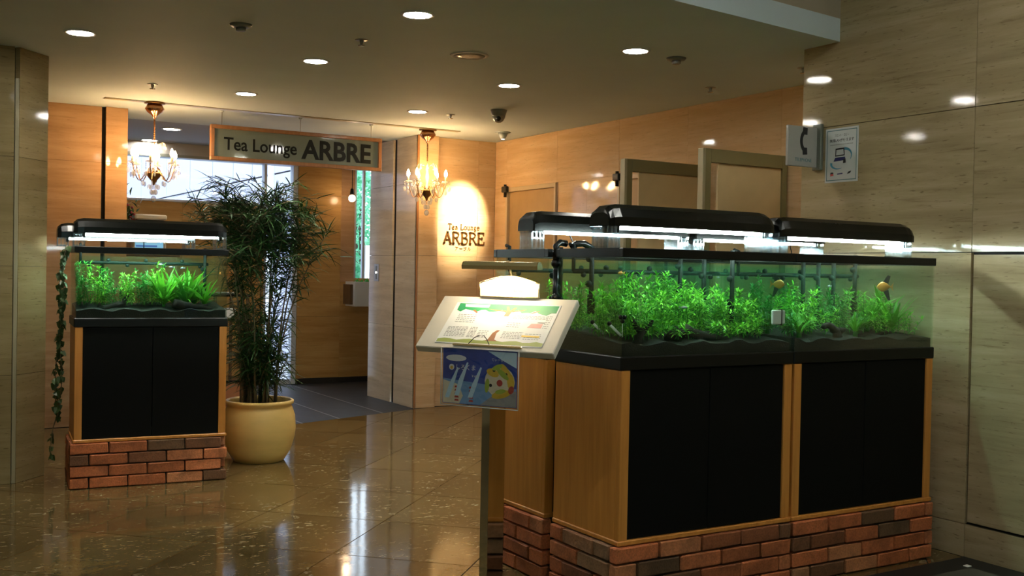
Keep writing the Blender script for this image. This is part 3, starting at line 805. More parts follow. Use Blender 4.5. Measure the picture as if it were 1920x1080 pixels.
# --- tank on the left
LX, LY, LA = .966, 6.385, -.086
LW, LD = .845, .40
def Lp(x, y, z=0):
    c, s = math.cos(LA), math.sin(LA); return (LX+x*c-y*s, LY+x*s+y*c, z)
plinth(Lp(0, 0), LA, LW, LD, 'flr', 'red brick plinth beside the big cream plant pot')
cabinet(Lp(0, 0), LA, LW, LD, 'wood cabinet with black doors beside the big cream plant pot')
aquarium(Lp(0, 0), LA, LW, LD, 'single planted aquarium beside the tall potted palm', [(.77, .33, 1.04)], 5)
hood(Lp(-.01, .02, 1.452), LA, .855, 'front black light hood over the single tank beside the potted palm')
hood(Lp(-.085, .22, 1.428), LA, .78, 'rear black light hood over the single tank, half hidden by the front one')

# ------------------------------------------------------------------ life in the tanks
TANKS += [(XB, TY, 0, TW, TD), (XC, TY, 0, TW, TD), (XB, AY, 0, TW, TD), (XC, AY, 0, TW, TD), (LX, LY, LA, LW, LD)]
ZG = ZBASE+.05
def in_tank(x0, y0, x, y, rot=0):
    return (x0+x, y0+y, ZG+.03*y/.44)
q = random.Random(21)
NTH = ('first', 'second', 'third', 'fourth', 'fifth', 'sixth', 'seventh')
for i in range(28):    # menu-side front tank: a dense thicket
    x = .06+(i % 7)*.118+q.uniform(-.03, .03); y = (.32, .24, .16, .08)[i//7]+q.uniform(-.025, .025)
    if i//7 == 3 and i % 7 in (2, 3, 4, 5): h = .06
    else: h = (.24, .22, .18, .13)[i//7]
    if x > .60: h *= .8
    if x < .2 and i//7 < 3: h *= .85
    stem_plant(in_tank(XB, TY, x, y), h, .045, 100+i, 'bright green stem plant, %s row, %s from the left, in the menu-side tank' % (('rear', 'second', 'third', 'front')[i//7], NTH[i % 7]), group='stem plants in the tank behind the menu stand', stems=8)
for i in range(18):    # angelfish tank
    x = .06+(i % 6)*.150+q.uniform(-.03, .03); y = (.31, .20, .10)[i//6]+q.uniform(-.03, .03); h = (.21, .18, .10)[i//6]*q.uniform(.85, 1.1)
    stem_plant(in_tank(XC, TY, x, y), h, .04, 200+i, 'green stem plant, %s row, %s from the left, in the angelfish tank' % (('rear', 'middle', 'front')[i//6], NTH[i % 6]), 'aqua_leaf' if i % 3 else 'aqua_leaf_dark', 7, 'stem plants in the angelfish tank')
for i, (x, y, h, n) in enumerate(((.78, .14, .21, 26), (.70, .22, .20, 22), (.13, .10, .15, 20), (.84, .24, .22, 20), (.06, .22, .20, 20), (.47, .09, .11, 18))):
    sword_plant(in_tank(XC, TY, x, y), h, n, 300+i, ('long-leaved plant right of the middle at the front of the angelfish tank', 'long-leaved plant behind the big one near the right end of the angelfish tank', 'small long-leaved plant at the front left of the angelfish tank', 'long-leaved plant in the right rear of the angelfish tank', 'long-leaved plant in the left rear corner of the angelfish tank', 'low long-leaved plant at the front middle of the angelfish tank')[i], 'long-leaved plants in the angelfish tank', .020)
for i in range(10):    # rear tanks
    x = .06+(i % 5)*.19; stem_plant(in_tank(XB, AY, x, .30 if i < 5 else .14), .20 if i < 5 else .13, .05, 400+i, 'green stem plant, %s row, %s from the left, in the tank behind the menu lamp' % (('rear', 'front')[i//5], NTH[i % 5]), group='stem plants in the rear tank behind the menu lamp')
for i in range(8):
    x = .08+(i % 4)*.23; stem_plant(in_tank(XC, AY, x, .28 if i < 4 else .12), .19 if i < 4 else .13, .05, 500+i, 'dark green stem plant, %s from the left, %s row, behind the angelfish tank' % (NTH[i % 4], ('rear', 'front')[i//4]), 'aqua_leaf_dark', 7, 'stem plants in the rear tank behind the angelfish tank')
for i in range(12):    # single tank on the left
    x = .05+(i % 6)*.085; y = .28 if i < 6 else .15; h = (.24, .18)[i//6]*q.uniform(.75, 1.05)
    stem_plant(Lp(x, y, ZG+.02), h, .045, 600+i, 'green stem plant, %s row, %s from the left, in the tank beside the palm' % (('rear', 'front')[i//6], NTH[i % 6]), 'aqua_leaf' if i % 2 else 'aqua_leaf_dark', 7, 'stem plants in the tank beside the palm')
for i, (x, y, h, n) in enumerate(((.50, .15, .25, 50), (.64, .20, .25, 48), (.58, .27, .26, 44), (.74, .15, .21, 36), (.70, .28, .25, 38))):
    sword_plant(Lp(x, y, ZG+.01), h, n, 700+i, ('bright fern-like plant at the middle of the tank beside the palm', 'tall bright fern-like plant right of the middle in the tank beside the palm', 'fern-like plant at the rear middle of the tank beside the palm', 'shorter fern-like plant at the right end of the tank beside the palm', 'fern-like plant at the right rear of the tank beside the palm')[i], 'fern-like plants in the tank beside the palm', .016)
# driftwood
driftwood((XB+.13, TY+.07, ZG+.01), [([(0, 0, -.03), (.01, 0, .03), (-.03, 0, .075)], .022), ([(.01, 0, .01), (.05, 0, .05), (.075, 0, .07)], .014)], 'forked black driftwood stump near the corner of the menu-side tank', 1)
driftwood((XB+.40, TY+.08, ZG+.0), [([(-.09, 0, .01), (-.02, 0, .035), (.06, 0, .02), (.20, 0, .0)], .030), ([(-.09, 0, .0), (-.06, .02, .055)], .03), ([(.02, .01, .01), (.14, .01, .02)], .026)], 'long dark driftwood lying in the middle of the menu-side tank', 2)
driftwood((XC+.30, TY+.07, ZG-.005), [([(.03, 0, -.01), (.03, 0, .03), (-.03, 0, .055), (-.06, 0, .05)], .022), ([(.03, 0, .03), (.085, 0, .04)], .018)], 'brown mushroom-shaped driftwood in the angelfish tank', 3)
driftwood((XC+.60, TY+.09, ZG-.01), [([(-.12, 0, 0), (0, 0, .01), (.11, 0, .025)], .016)], 'thin driftwood branch lying low in the angelfish tank', 4)
driftwood(Lp(.20, .12, ZG-.005), [([(-.07, 0, 0), (.03, 0, .02), (.07, 0, .035), (.10, 0, .085)], .022)], 'driftwood with a raised tip in the left part of the tank beside the palm', 5)
driftwood(Lp(.63, .07, ZG-.005), [([(-.09, 0, .04), (0, 0, .02), (.15, 0, .0)], .030), ([(-.02, .02, .0), (.12, .02, .03)], .02)], 'thick dark driftwood under the ferns of the tank beside the palm', 6)
# fish
def fish(loc, L, rz, mat, label, tall=.45, angel=False):
    t = thing('fish', label, 'fish', loc, rz)
    m = MB(); secs = []
    for u, k in ((0, .05), (.12, .55), (.3, .95), (.5, 1), (.7, .7), (.88, .25), (.95, .2)):
        hh = L*tall*.5*k; ww = L*.10*k
        secs.append([(L*(u-.5), ww*math.cos(a), hh*math.sin(a)) for a in [2*PI*i/8 for i in range(8)]])
    m.loft(secs, True, True); m.build('body', mat, t)
    m = MB(); h2 = L*tall*.5
    m.prism([(L*.43, 0), (L*.68, h2*.9), (L*.62, 0), (L*.68, -h2*.9)], -.0008, .0008, Matrix.Rotation(PI/2, 4, 'X')); m.build('tail_fin', mat, t)
    f = MB()
    if angel:
        f.prism([(-.1*L, h2*.9), (.25*L, h2*2.3), (.45*L, h2*2.1), (.3*L, h2*.6)], -.0008, .0008, Matrix.Rotation(PI/2, 4, 'X'))
        f.prism([(-.05*L, -h2*.9), (.3*L, -h2*2.6), (.48*L, -h2*2.7), (.32*L, -h2*.6)], -.0008, .0008, Matrix.Rotation(PI/2, 4, 'X'))
    else:
        f.prism([(-.1*L, h2*.8), (.12*L, h2*1.5), (.25*L, h2*.75)], -.0006, .0006, Matrix.Rotation(PI/2, 4, 'X'))
    f.build('fin', mat if not angel else 'fish_black', t)
    return t
fish((XC+.665, TY+.10, 1.245), .062, -.7, 'fish_orange', 'orange and black angelfish at the right end of the angelfish tank', .75, True)
fish((XC+.06, TY+.16, 1.25), .055, 2.6, 'fish_orange', 'orange angelfish at the left end of the angelfish tank', .75, True)
fish((XC+.33, TY+.12, 1.245), .030, .2, 'fish_silver', 'small silver fish high in the middle of the angelfish tank', .3)
fish((XB+.14, TY+.20, 1.285), .030, 0, 'fish_orange', 'small orange fish under the spray bar of the menu-side tank')
fish((XB+.34, TY+.05, 1.155), .034, 2.9, 'fish_silver', 'small silver fish over the driftwood of the menu-side tank', .3)
fish((XB+.56, TY+.10, 1.275), .026, .4, 'fish_silver', 'tiny silver fish at upper middle of the menu-side tank', .3)
fish(Lp(.49, .2, 1.285), .032, 0, 'fish_silver', 'small pale fish, upper one of three above the ferns beside the palm', .3)
fish(Lp(.61, .18, 1.265), .032, .5, 'fish_silver', 'small pale fish, lower one of three above the ferns beside the palm', .3)
fish(Lp(.55, .2, 1.27), .030, .2, 'fish_silver', 'small pale fish, middle one of three above the ferns beside the palm', .3)
fish(Lp(.82, .10, 1.235), .034, 1.1, 'fish_orange', 'yellow-orange fish at the right pane of the tank beside the palm')
# things stuck in or on the tanks
t = thing('magnet_cleaner', 'white magnet cleaner stuck inside the tank behind the menu stand', 'magnet cleaner', (XB+.815, TY+.009, 1.115))
MB().box(-.035, .018, 0, .012, -.030, .030, .004).build('white_pad', 'white_paint', t); MB().box(.022, .038, 0, .012, -.028, .028, .003).build('white_pad', 'white_paint', t)
MB().box(.016, .024, .002, .022, -.034, .034, .002).build('grip', 'black_plastic', t)
for i, dx in enumerate((0, .055)):
    t = thing('glass_diffuser', ('glass diffuser tube, left of two leaning low in the menu-side tank', 'glass diffuser tube, right of two leaning low in the menu-side tank')[i], 'diffuser', (XB+.012, TY+.20-dx*2, ZG+.03))
    MB().tube([(0, 0, .035), (.03, -.03, -.005)], .005, 8).build('glass_stem', 'cloth_white', t); MB().ball((-.002, .002, .04), .009, 8, 6).build('suction_cup', 'black_plastic', t)
t = thing('heater_clip', 'black three-lobed suction clip at the front corner of the menu-side tank', 'clip', (XB+.014, TY+.013, 1.115))
m = MB()
for a in (.5, 2.6, -1.57): m.ball((.010*math.cos(a), .002, .010*math.sin(a)), .009, 8, 6)
m.build('clip_body', 'black_plastic', t); MB().tube([(0, .002, -.015), (0, .002, -.07)], .0015, 5).build('wire', 'cloth_white', t)
t = thing('hose_fittings', 'black hose elbows hooked over the rim between the two left tanks', 'hose fitting', (XB+.03, TY+TD+.035, ZRIM))
m = MB(); m.tube([(-.03, -.02, -.05), (-.03, -.02, .012), (-.01, -.02, .026), (.02, -.02, .022)], .014, 10); m.ball((-.03, -.02, -.06), .02, 10, 6); m.build('elbow', 'gloss_black', t)
m = MB(); m.tube([(.03, -.04, .004), (.05, -.05, .022), (.08, -.06, .024), (.11, -.07, .006)], .014, 10); m.build('elbow', 'gloss_black', t)
m = MB(); m.tube([(-.03, -.02, -.06), (-.03, -.02, -.38)], .011, 8)
for z in (-.20, -.26, -.30): m.ball((-.03, -.025, z), .02, 8, 6)
m.build('drop_hose', 'gloss_black', t)
def cord(pts, label, r=.0022):
    m = MB(); P = [Vector(p) for p in pts]; out = []
    for i in range(len(P)-1):
        a, b = P[max(i-1, 0)], P[min(i+2, len(P)-1)]
        for k in range(5):
            u = k/5; out.append(.5*((2*P[i])+(P[i+1]-a)*u+(2*a-5*P[i]+4*P[i+1]-b)*u*u+(3*P[i]-a-3*P[i+1]+b)*u**3))
    m.tube(out+[P[-1]], r, 5); return tag(m.build('power_cord', 'black_plastic'), label, 'cord')
cord([(XC+.27, TY+.30, 1.458), (XC+.29, TY+.32, 1.42), (XC+.34, TY+.36, 1.39), (XC+.36, TY+.42, 1.383)], 'thin black cord hanging under the hood next to the right stone wall')
cord([(XB+.18, AY+.12, 1.455), (XB+.185, AY+.10, 1.42), (XB+.17, AY+.04, 1.385)], 'thin black cord hanging between the rear hood and the black hose elbows')
# ivy trailing down the left side of the single tank
t = thing('ivy', 'ivy trailing down the far left side of the tank beside the palm', 'ivy', Lp(-.035, .17))
m = MB()
iv = [[(0, 0, 1.385), (-.02, .02, 1.30), (-.015, .0, 1.1), (-.03, .03, .85), (-.02, .0, .6), (-.04, .02, .38)], [(0, .05, 1.385), (-.03, .06, 1.2), (-.02, .08, .9), (-.05, .05, .66), (-.045, .06, .45)], [(-.04, .03, .40), (-.06, .03, .33), (-.075, .02, .22), (-.07, .03, .15)]]
for p in iv: m.tube(p, .003, 5)
m.build('vine_stem', 'cane', t)
me = []
for k in range(3):
    mm = MB(); mm.add([(0, 0, 0), (.020, .012, .004), (.012, .030, 0), (0, .044, -.006), (-.012, .030, 0), (-.020, .012, .004)], [(0, 1, 2, 3), (0, 3, 4, 5)]); me.append(mm.mesh('leaf', 'ivy_leaf'))
for k in range(190):
    p = rnd.choice(iv[:2]) if k > 10 else iv[2]; i = rnd.randrange(len(p)-1); u = rnd.random()
    c = Vector(p[i]).lerp(Vector(p[i+1]), u)
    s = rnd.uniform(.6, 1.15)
    link('leaf', rnd.choice(me), t, Matrix.Translation(c) @ Euler((rnd.uniform(-1.9, -.6), rnd.uniform(-.5, .5), rnd.uniform(0, 6.3))).to_matrix().to_4x4() @ Matrix.Diagonal((s, s, s, 1)))

# ------------------------------------------------------------------ potted palm
PX, PY = 2.185, 6.84
t = thing('plant_pot', 'big round cream glazed pot holding the tall leafy palm', 'pot', (PX, PY, 0))
MB().lathe([(.150, 0), (.165, .004), (.205, .07), (.232, .16), (.238, .22), (.232, .30), (.214, .355), (.206, .372), (.222, .380), (.224, .398), (.214, .405), (.200, .398), (.196, .36), (.20, .33)], 36).build('pot_body', 'pot_glaze', t)
MB().lathe([(.0001, .352), (.10, .356), (.199, .350)], 24).build('potting_soil', 'soil', t, kind='stuff')
t = thing('potted_palm', 'tall bushy bamboo-leaved palm growing in the cream pot', 'plant', (PX, PY, .35))
q = random.Random(5)
LEAFS = []
for k in range(5):
    m = MB(); blade(m, Matrix(), 1.0, .062, (.18, .40, .70, .28, .08)[k], 4, .5); LEAFS.append(m.mesh('leaf', 'bamboo_leaf'))
def in_left_tank(p):
    X, Y = p.x+PX-LX, p.y+PY-LY; c, s_ = math.cos(LA), math.sin(LA); X, Y = X*c+Y*s_, -X*s_+Y*c
    return X < LW+.03 and -.06 < Y < LD+.06 and p.z+.35 < 1.60
leaves = []
canes = []
for i in range(30):
    a = q.uniform(0, 2*PI); r = q.uniform(.02, .13)
    if i < 13: H = q.uniform(1.2, 1.52); lean = q.uniform(.02, .24)
    elif i < 20: H = q.uniform(.75, 1.05); lean = q.uniform(.05, .20)
    else: H = q.uniform(.25, .6); lean = q.uniform(.03, .13)
    if i == 0: a, lean, H = 2.75, .33, 1.44
    if i == 3: a, lean, H = 2.9, .26, 1.42
    if i == 1: a, lean, H = -.45, .34, 1.26
    if i == 2: a, lean, H = -.2, .24, 1.36
    p0 = Vector((r*math.cos(a), r*math.sin(a), 0)); d = Vector((math.cos(a), math.sin(a), 0))*lean
    pts = [p0 + d*u*u + Vector((0, 0, H*u*(1-.06*u))) for u in [k/6 for k in range(7)]]
    canes.append(pts)
    n = int(40+H*95)
    if i in (3, 7, 15): continue
    for k in range(n):
        u = .30+.70*(k/n)**.85
        if H > 1 and .50 < u*H < .80 and q.random() < .85: continue
        if H > 1 and u < .5 and q.random() < .55: continue
        j = min(5, int(u*6)); p = pts[j].lerp(pts[j+1], u*6-j)
        az = k*2.4+q.uniform(-.5, .5); el = q.uniform(-.25, .85) if u < .93 else q.uniform(.5, 1.3)
        L = q.uniform(.10, .18)*(.9 if H < .7 else 1)
        M = Matrix.Translation(p) @ Matrix.Rotation(az, 4, 'Z') @ Matrix.Rotation(el, 4, 'X') @ Matrix.Rotation(q.uniform(-.6, .6), 4, 'Y') @ Matrix.Diagonal((L, L, L, 1))
        leaves.append((M, q.randrange(5), p))
# cane tips splitting into spraying twigs give the crown its width
for i in range(210):
    a = q.uniform(0, 2*PI); z0 = q.choice((q.uniform(.10, .50), q.uniform(.80, 1.36), q.uniform(.95, 1.32), q.uniform(.85, 1.25))); base = Vector((q.uniform(-.1, .1), q.uniform(-.1, .1), z0))
    R = q.uniform(.15, .44) if z0 > .7 else q.uniform(.08, .22)
    tip = base + Vector((R*math.cos(a), R*math.sin(a), q.uniform(.02, .20)))
    mid = base.lerp(tip, .5)+Vector((0, 0, .05))
    if in_left_tank(tip) or in_left_tank(mid): continue
    canes.append([base, mid, tip])
    for k in range(16):
        u = .25+.75*k/16; p = base.lerp(mid, u*2) if u < .5 else mid.lerp(tip, u*2-1)
        M = Matrix.Translation(p) @ Matrix.Rotation(a-PI/2+q.uniform(-1.3, 1.3), 4, 'Z') @ Matrix.Rotation(q.uniform(-.3, .7), 4, 'X') @ Matrix.Rotation(q.uniform(-.6, .6), 4, 'Y')
        L = q.uniform(.10, .17); leaves.append((M @ Matrix.Diagonal((L, L, L, 1)), q.randrange(5), p))
m = MB()
for pts in canes: m.tube(pts, [.008*(1-.7*i/(len(pts)-1)) if len(pts) > 3 else .003 for i in range(len(pts))], 6)
m.build('canes', 'cane', t)
vd = Vector((PX, PY, 0)).normalized()
leaves = [e for e in leaves if not any(in_left_tank(e[0] @ Vector((0, u, 0))) for u in (0, .5, 1))]
leaves.sort(key=lambda e: e[2].dot(vd))
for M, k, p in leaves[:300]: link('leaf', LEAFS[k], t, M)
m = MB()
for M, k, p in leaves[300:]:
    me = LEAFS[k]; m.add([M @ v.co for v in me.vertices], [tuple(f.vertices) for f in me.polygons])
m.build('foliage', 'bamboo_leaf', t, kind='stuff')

# ------------------------------------------------------------------ menu stand
SB = Vector((1.857, 3.283, 1.002)); PH, TH, BW, BD = -1.007, .716, .56, .281
ru = Vector((math.cos(PH), math.sin(PH), 0)); bh = Vector((-math.sin(PH), math.cos(PH), 0))
bv = bh*math.cos(TH)+Vector((0, 0, math.sin(TH))); bn = ru.cross(bv)
MBd = frame_M(SB, ru, bv, bn)                       # board plane, origin at the middle of its lower edge
def frameP(o): return frame_M(o, ru, Vector((0, 0, 1)), -bh)    # upright plane facing the reader
t = thing('menu_stand', 'lectern-like menu stand with white sloping board on a mirror steel post', 'menu stand')
MB().box(-BW/2, BW/2, 0, BD, -.030, 0, .003, MBd).build('board', 'board_white', t)
P0 = SB + bh*(BD*math.cos(TH)*.5)
MP = frame_M((P0.x, P0.y, 0), ru, bh, Vector((0, 0, 1)))
zu = lambda y: SB.z+(y+BD*math.cos(TH)*.5)*math.tan(TH)-.034/math.cos(TH)
MB().prism([(-.065, .012), (.060, .012), (.060, zu(.060)), (-.065, zu(-.065))], -.016, .016, MP @ Matrix(((0, 0, 1, 0), (1, 0, 0, 0), (0, 1, 0, 0), (0, 0, 0, 1)))).build('post', 'mirror_steel', t)
MB().box(-.017, .017, -.067, .062, .80, .815, 0, MP).build('post_band', 'black_plastic', t)
MB().box(-.15, .15, -.17, .17, 0, .012, .003, MP).build('foot_plate', 'brushed_steel', t)
# arched header plate on the back edge
HB = SB + bv*BD + bn*.002 - bh*.012
MH = frameP((HB.x, HB.y, HB.z))
arch = [(-.118, 0), (.128, 0), (.128, .052)] + [(.128-.246*u, .052+.026*math.sin(PI*u)) for u in (.15, .3, .4, .5, .6, .7, .85)] + [(-.118, .052)]
hp = MB().prism(arch, -.008, .0, MH).build('header_plate', 'plate_white', t)
m = MB()
for a, b in zip(arch, arch[1:]+arch[:1]):
    A, B = MH @ Vector((a[0], a[1], .001)), MH @ Vector((b[0], b[1], .001)); m.tube([A, B], .0018, 5)
m.build('header_edging', 'brass', t)
fit_text('header_text', 'MENU', 'ink_cream', MH @ Matrix.Translation((.010, .020, .0012)), t, .055, .014, .001)
# brass picture lamp leaning over the board
LC = SB + bh*(BD*math.cos(TH)-.06); zl = 1.302
ML = frame_M((LC.x-ru.x*.005, LC.y-ru.y*.005, zl), ru, bh, Vector((0, 0, 1)))
prof = [(-.020, -.012), (-.022, .002), (-.012, .016), (.006, .018), (.020, .008), (.024, -.010), (.020, -.010), (.014, .004), (.004, .012), (-.010, .010), (-.016, .0), (-.016, -.012)]
lt = MB().loft([[ML @ Vector((x, y, z)) for y, z in prof] for x in (-.156, .156)], True).build('lamp_shade', 'brass', t)
m = MB()
for x in (-.157, .153): m.prism([(y, z) for y, z in prof[:6]], x, x+.004, ML @ Matrix(((0, 0, 1, 0), (1, 0, 0, 0), (0, 1, 0, 0), (0, 0, 0, 1))))
m.build('lamp_end', 'brass', t)
MB().tube([ML @ Vector((-.13, .002, -.002)), ML @ Vector((.13, .002, -.002))], .0075, 8).build('lamp_tube', 'menu_tube_glow', t)
MB().tube([ML @ Vector((.0, .015, .012)), ML @ Vector((.0, .055, .02)), ML @ Vector((.0, .085, -.03)), ML @ Vector((.0, .075, -.12))], .005, 8).build('lamp_arm', 'brass', t)
# menu sheet lying on the board (flat print)
t = thing('menu_sheet', 'laminated menu with green treetop and brown trunk lying on the board', 'menu')
MB().box(-.205, .228, .024, .243, .0005, .0022, 0, MBd).build('sheet', 'paper_lit', t)
def flat(name, mat, poly, h, par, M, th=.0003): return MB().prism(poly, h, h+th, M).build(name, mat, par)
top = [(-.19, .238), (.222, .238), (.222, .200)] + [(.222-.41*u, .200+.006*math.sin(37*u)+.004*math.sin(71*u)-.012*math.exp(-((u-.08)/.05)**2)) for u in [k/24 for k in range(1, 25)]]
flat('treetop_print', 'ink_green', top, .0023, t, MBd)
flat('title_panel', 'paper_lit', [(-.16, .218), (-.06, .218), (-.06, .233), (-.165, .233)], .0026, t, MBd)
flat('ground_print', 'ink_olive', [(-.202, .028), (.226, .028), (.226, .044)]+[(.226-.428*u, .046+.004*math.sin(29*u)) for u in [k/16 for k in range(1, 17)]], .0023, t, MBd)
tr = MB()
for poly in ([(-.005, .044), (.045, .044), (.030, .052), (.026, .085), (.034, .100), (.022, .100), (.010, .085), (.004, .052)], [(.020, .175), (.038, .175), (.042, .195), (.056, .222), (.048, .222), (.034, .203), (.022, .226), (.014, .226), (.022, .198)],
             [(.042, .198), (.085, .206), (.10, .214), (.084, .210), (.044, .204)], [(.020, .198), (-.03, .204), (-.06, .212), (-.03, .208), (.018, .204)], [(.12, .190), (.15, .205), (.155, .21), (.13, .201)], [(-.12, .200), (-.10, .186), (-.095, .190), (-.112, .205)]):
    tr.prism(poly, .0026, .0029, MBd)
tr.build('trunk_print', 'ink_brown', t)
tx = MB(); qq = random.Random(3)
for (x0, x1, y0, y1, n) in ((-.185, -.10, .060, .115, 8), (-.09, -.06, .058, .115, 8), (-.17, -.09, .135, .185, 5), (-.05, -.01, .060, .10, 5), (.05, .13, .062, .10, 5), (.14, .205, .060, .095, 4), (.06, .20, .165, .185, 3), (.195, .215, .12, .19, 7), (.05, .10, .12, .15, 3)):
    for k in range(n):
        y = y0+(y1-y0)*k/n; x = x0
        while x < x1:
            w = qq.uniform(.004, .014); tx.prism([(x, y), (min(x1, x+w), y), (min(x1, x+w), y+.0032), (x, y+.0032)], .0023, .0025, MBd); x += w+.003
tx.build('menu_text', 'ink_grey', t, kind='stuff')
ph = MB(); ph.prism([(.135, .120), (.19, .120), (.19, .142), (.145, .142)], .0026, .0028, MBd); ph.build('photo_print', 'ink_pink', t)
flat('photo_print', 'ink_black', [(.165, .146), (.196, .146), (.196, .150), (.17, .150)], .0026, t, MBd)
flat('price_print', 'ink_yellow', [(.13, .072), (.20, .072), (.20, .080), (.13, .080)], .0026, t, MBd)
# brass holder lip with a black wire clip
t = thing('menu_holder', 'brass lip with a bent black wire holding the menu on the board', 'holder')
MB().box(-.125, .155, .012, .021, .0005, .008, .002, MBd).build('lip', 'brass', t)
m = MB()
for x0, x1, x2 in ((-.070, -.045, -.030), (-.010, .010, .035)):
    pass
m.tube([MBd @ Vector(p) for p in ((-.062, .020, .006), (-.045, .045, .014), (-.030, .060, .012), (-.036, .064, .008))], .0016, 5)
m.tube([MBd @ Vector(p) for p in ((-.020, .062, .008), (-.010, .058, .014), (.012, .036, .014), (.024, .020, .006))], .0016, 5)
m.build('wire_clip', 'ink_black', t)
# dessert poster hanging from the front edge in a clear sleeve
PO = SB - bh*.006 - Vector((0, 0, .004)); MPo = frameP(PO)
t = thing('dessert_poster', 'blue dessert poster in a wavy clear sleeve hanging from the menu board', 'poster')
MB().box(-.155, .146, -.195, .004, -.0012, 0, 0, MPo).build('sheet', 'ink_blue', t)
flat('lower_print', 'ink_midblue', [(-.153, -.193), (.144, -.193), (.144, -.128), (-.153, -.105)], .0002, t, MPo)
flat('snow_print', 'ink_cream', [(-.153, -.193), (-.085, -.193), (-.07, -.165), (-.088, -.125), (-.153, -.110)], .0005, t, MPo)
flat('table_print', 'ink_grey', [(.0, -.193), (.144, -.193), (.144, -.135), (.06, -.15)], .0005, t, MPo)
flat('corner_print', 'ink_lightblue', [(.03, .0), (.144, .0), (.144, -.055), (.09, -.03)], .0004, t, MPo)
flat('oval_badge', 'paper', [(-.10+.042*math.cos(a), -.030+.012*math.sin(a)) for a in [2*PI*k/20 for k in range(20)]], .0005, t, MPo)
for k, (x, y, L) in enumerate(((-.115, -.105, .05), (-.075, -.085, .06), (-.02, -.10, .05))):
    flat('glare_streak', 'ink_lightblue', [(x-.03, y-L-.02), (x-.012, y-L-.02), (x+.004, y-.03), (x+.026, y+.04), (x+.020, y+.042), (x-.012, y-.02)], .0006+.0001*k, t, MPo)  # reflections on the sleeve, painted as pale streaks on the sheet
def disc(mat, x, y, rx, ry, h, n=14, name='fruit_print', rot=0):
    return flat(name, mat, [(x+rx*math.cos(a)*math.cos(rot)-ry*math.sin(a)*math.sin(rot), y+rx*math.cos(a)*math.sin(rot)+ry*math.sin(a)*math.cos(rot)) for a in [2*PI*k/n for k in range(n)]], h, t, MPo)
disc('ink_cream', .078, -.105, .060, .055, .0008, 18, 'ice_mound_print')
for mat, x, y, rx, ry, rot in (('ink_yellow', .050, -.075, .026, .014, -.3), ('ink_yellow', .105, -.075, .014, .040, .6), ('ink_yellow', .122, -.105, .014, .030, .1), ('ink_yellow', .085, -.150, .040, .014, .25), ('ink_lime', .068, -.055, .022, .009, .4),
                               ('ink_lime', .090, -.078, .010, .030, .9), ('ink_lime', .028, -.122, .009, .026, -.1), ('ink_lime', .082, -.140, .022, .008, .2), ('ink_red', .078, -.110, .012, .012, 0), ('ink_red', .124, -.132, .011, .015, -.4), ('ink_black', .055, -.066, .006, .006, 0), ('ink_black', .104, -.078, .005, .005, 0), ('ink_black', .042, -.120, .006, .006, 0)):
    disc(mat, x, y, rx, ry, .0011+.0001*rnd.random(), 12, 'fruit_print', rot)
fit_text('poster_text', '\u3057\u308d\u304f\u307e', 'paper', MPo @ Matrix.Translation((-.098, -.072, .0012)), t, .078, .020, .0004, .006)
fit_text('poster_price', '\uffe5650', 'paper', MPo @ Matrix.Translation((-.035, -.096, .0012)), t, .030, .009, .0004)
fit_text('poster_small_text', '\u3066\u3043\u30fc\u3089\u3046\u3093\u3058', 'paper', MPo @ Matrix.Translation((.045, -.034, .0012)), t, .080, .011, .0004)
disc('paper', -.118, -.063, .011, .011, .0009, 14, 'round_badge'); disc('ink_yellow', -.118, -.065, .006, .006, .0012, 10, 'round_badge')
red = MB()
for k in range(5):
    for x in (-.105, -.046): red.prism([(x, -.185+k*.012), (x+.018, -.185+k*.012), (x+.016, -.178+k*.012), (x+.002, -.178+k*.012)], .0007, .0009, MPo)
red.build('red_text', 'ink_red', t, kind='stuff')
m = MB(); nx, nz = 14, 8; vs = []
for j in range(nz+1):
    for i in range(nx+1):
        x = -.160+.312*i/nx; z = -.200+.206*j/nz
        vs.append(MPo @ Vector((x, z, .0045+.0022*math.sin(i*1.1+j*.35)*math.sin(j*.6+.4))))
m.add(vs, [(j*(nx+1)+i, j*(nx+1)+i+1, (j+1)*(nx+1)+i+1, (j+1)*(nx+1)+i) for j in range(nz) for i in range(nx)], True)
m.build('clear_sleeve', 'sleeve', t)
m = MB()
for a, b in (((-.161, -.201), (.153, -.201)), ((.153, -.201), (.153, .006)), ((.153, .006), (-.161, .006)), ((-.161, .006), (-.161, -.201))):
    m.tube([MPo @ Vector((a[0], a[1], .003)), MPo @ Vector((b[0], b[1], .003))], .0018, 5)
m.build('sleeve_edge', 'cloth_white', t)

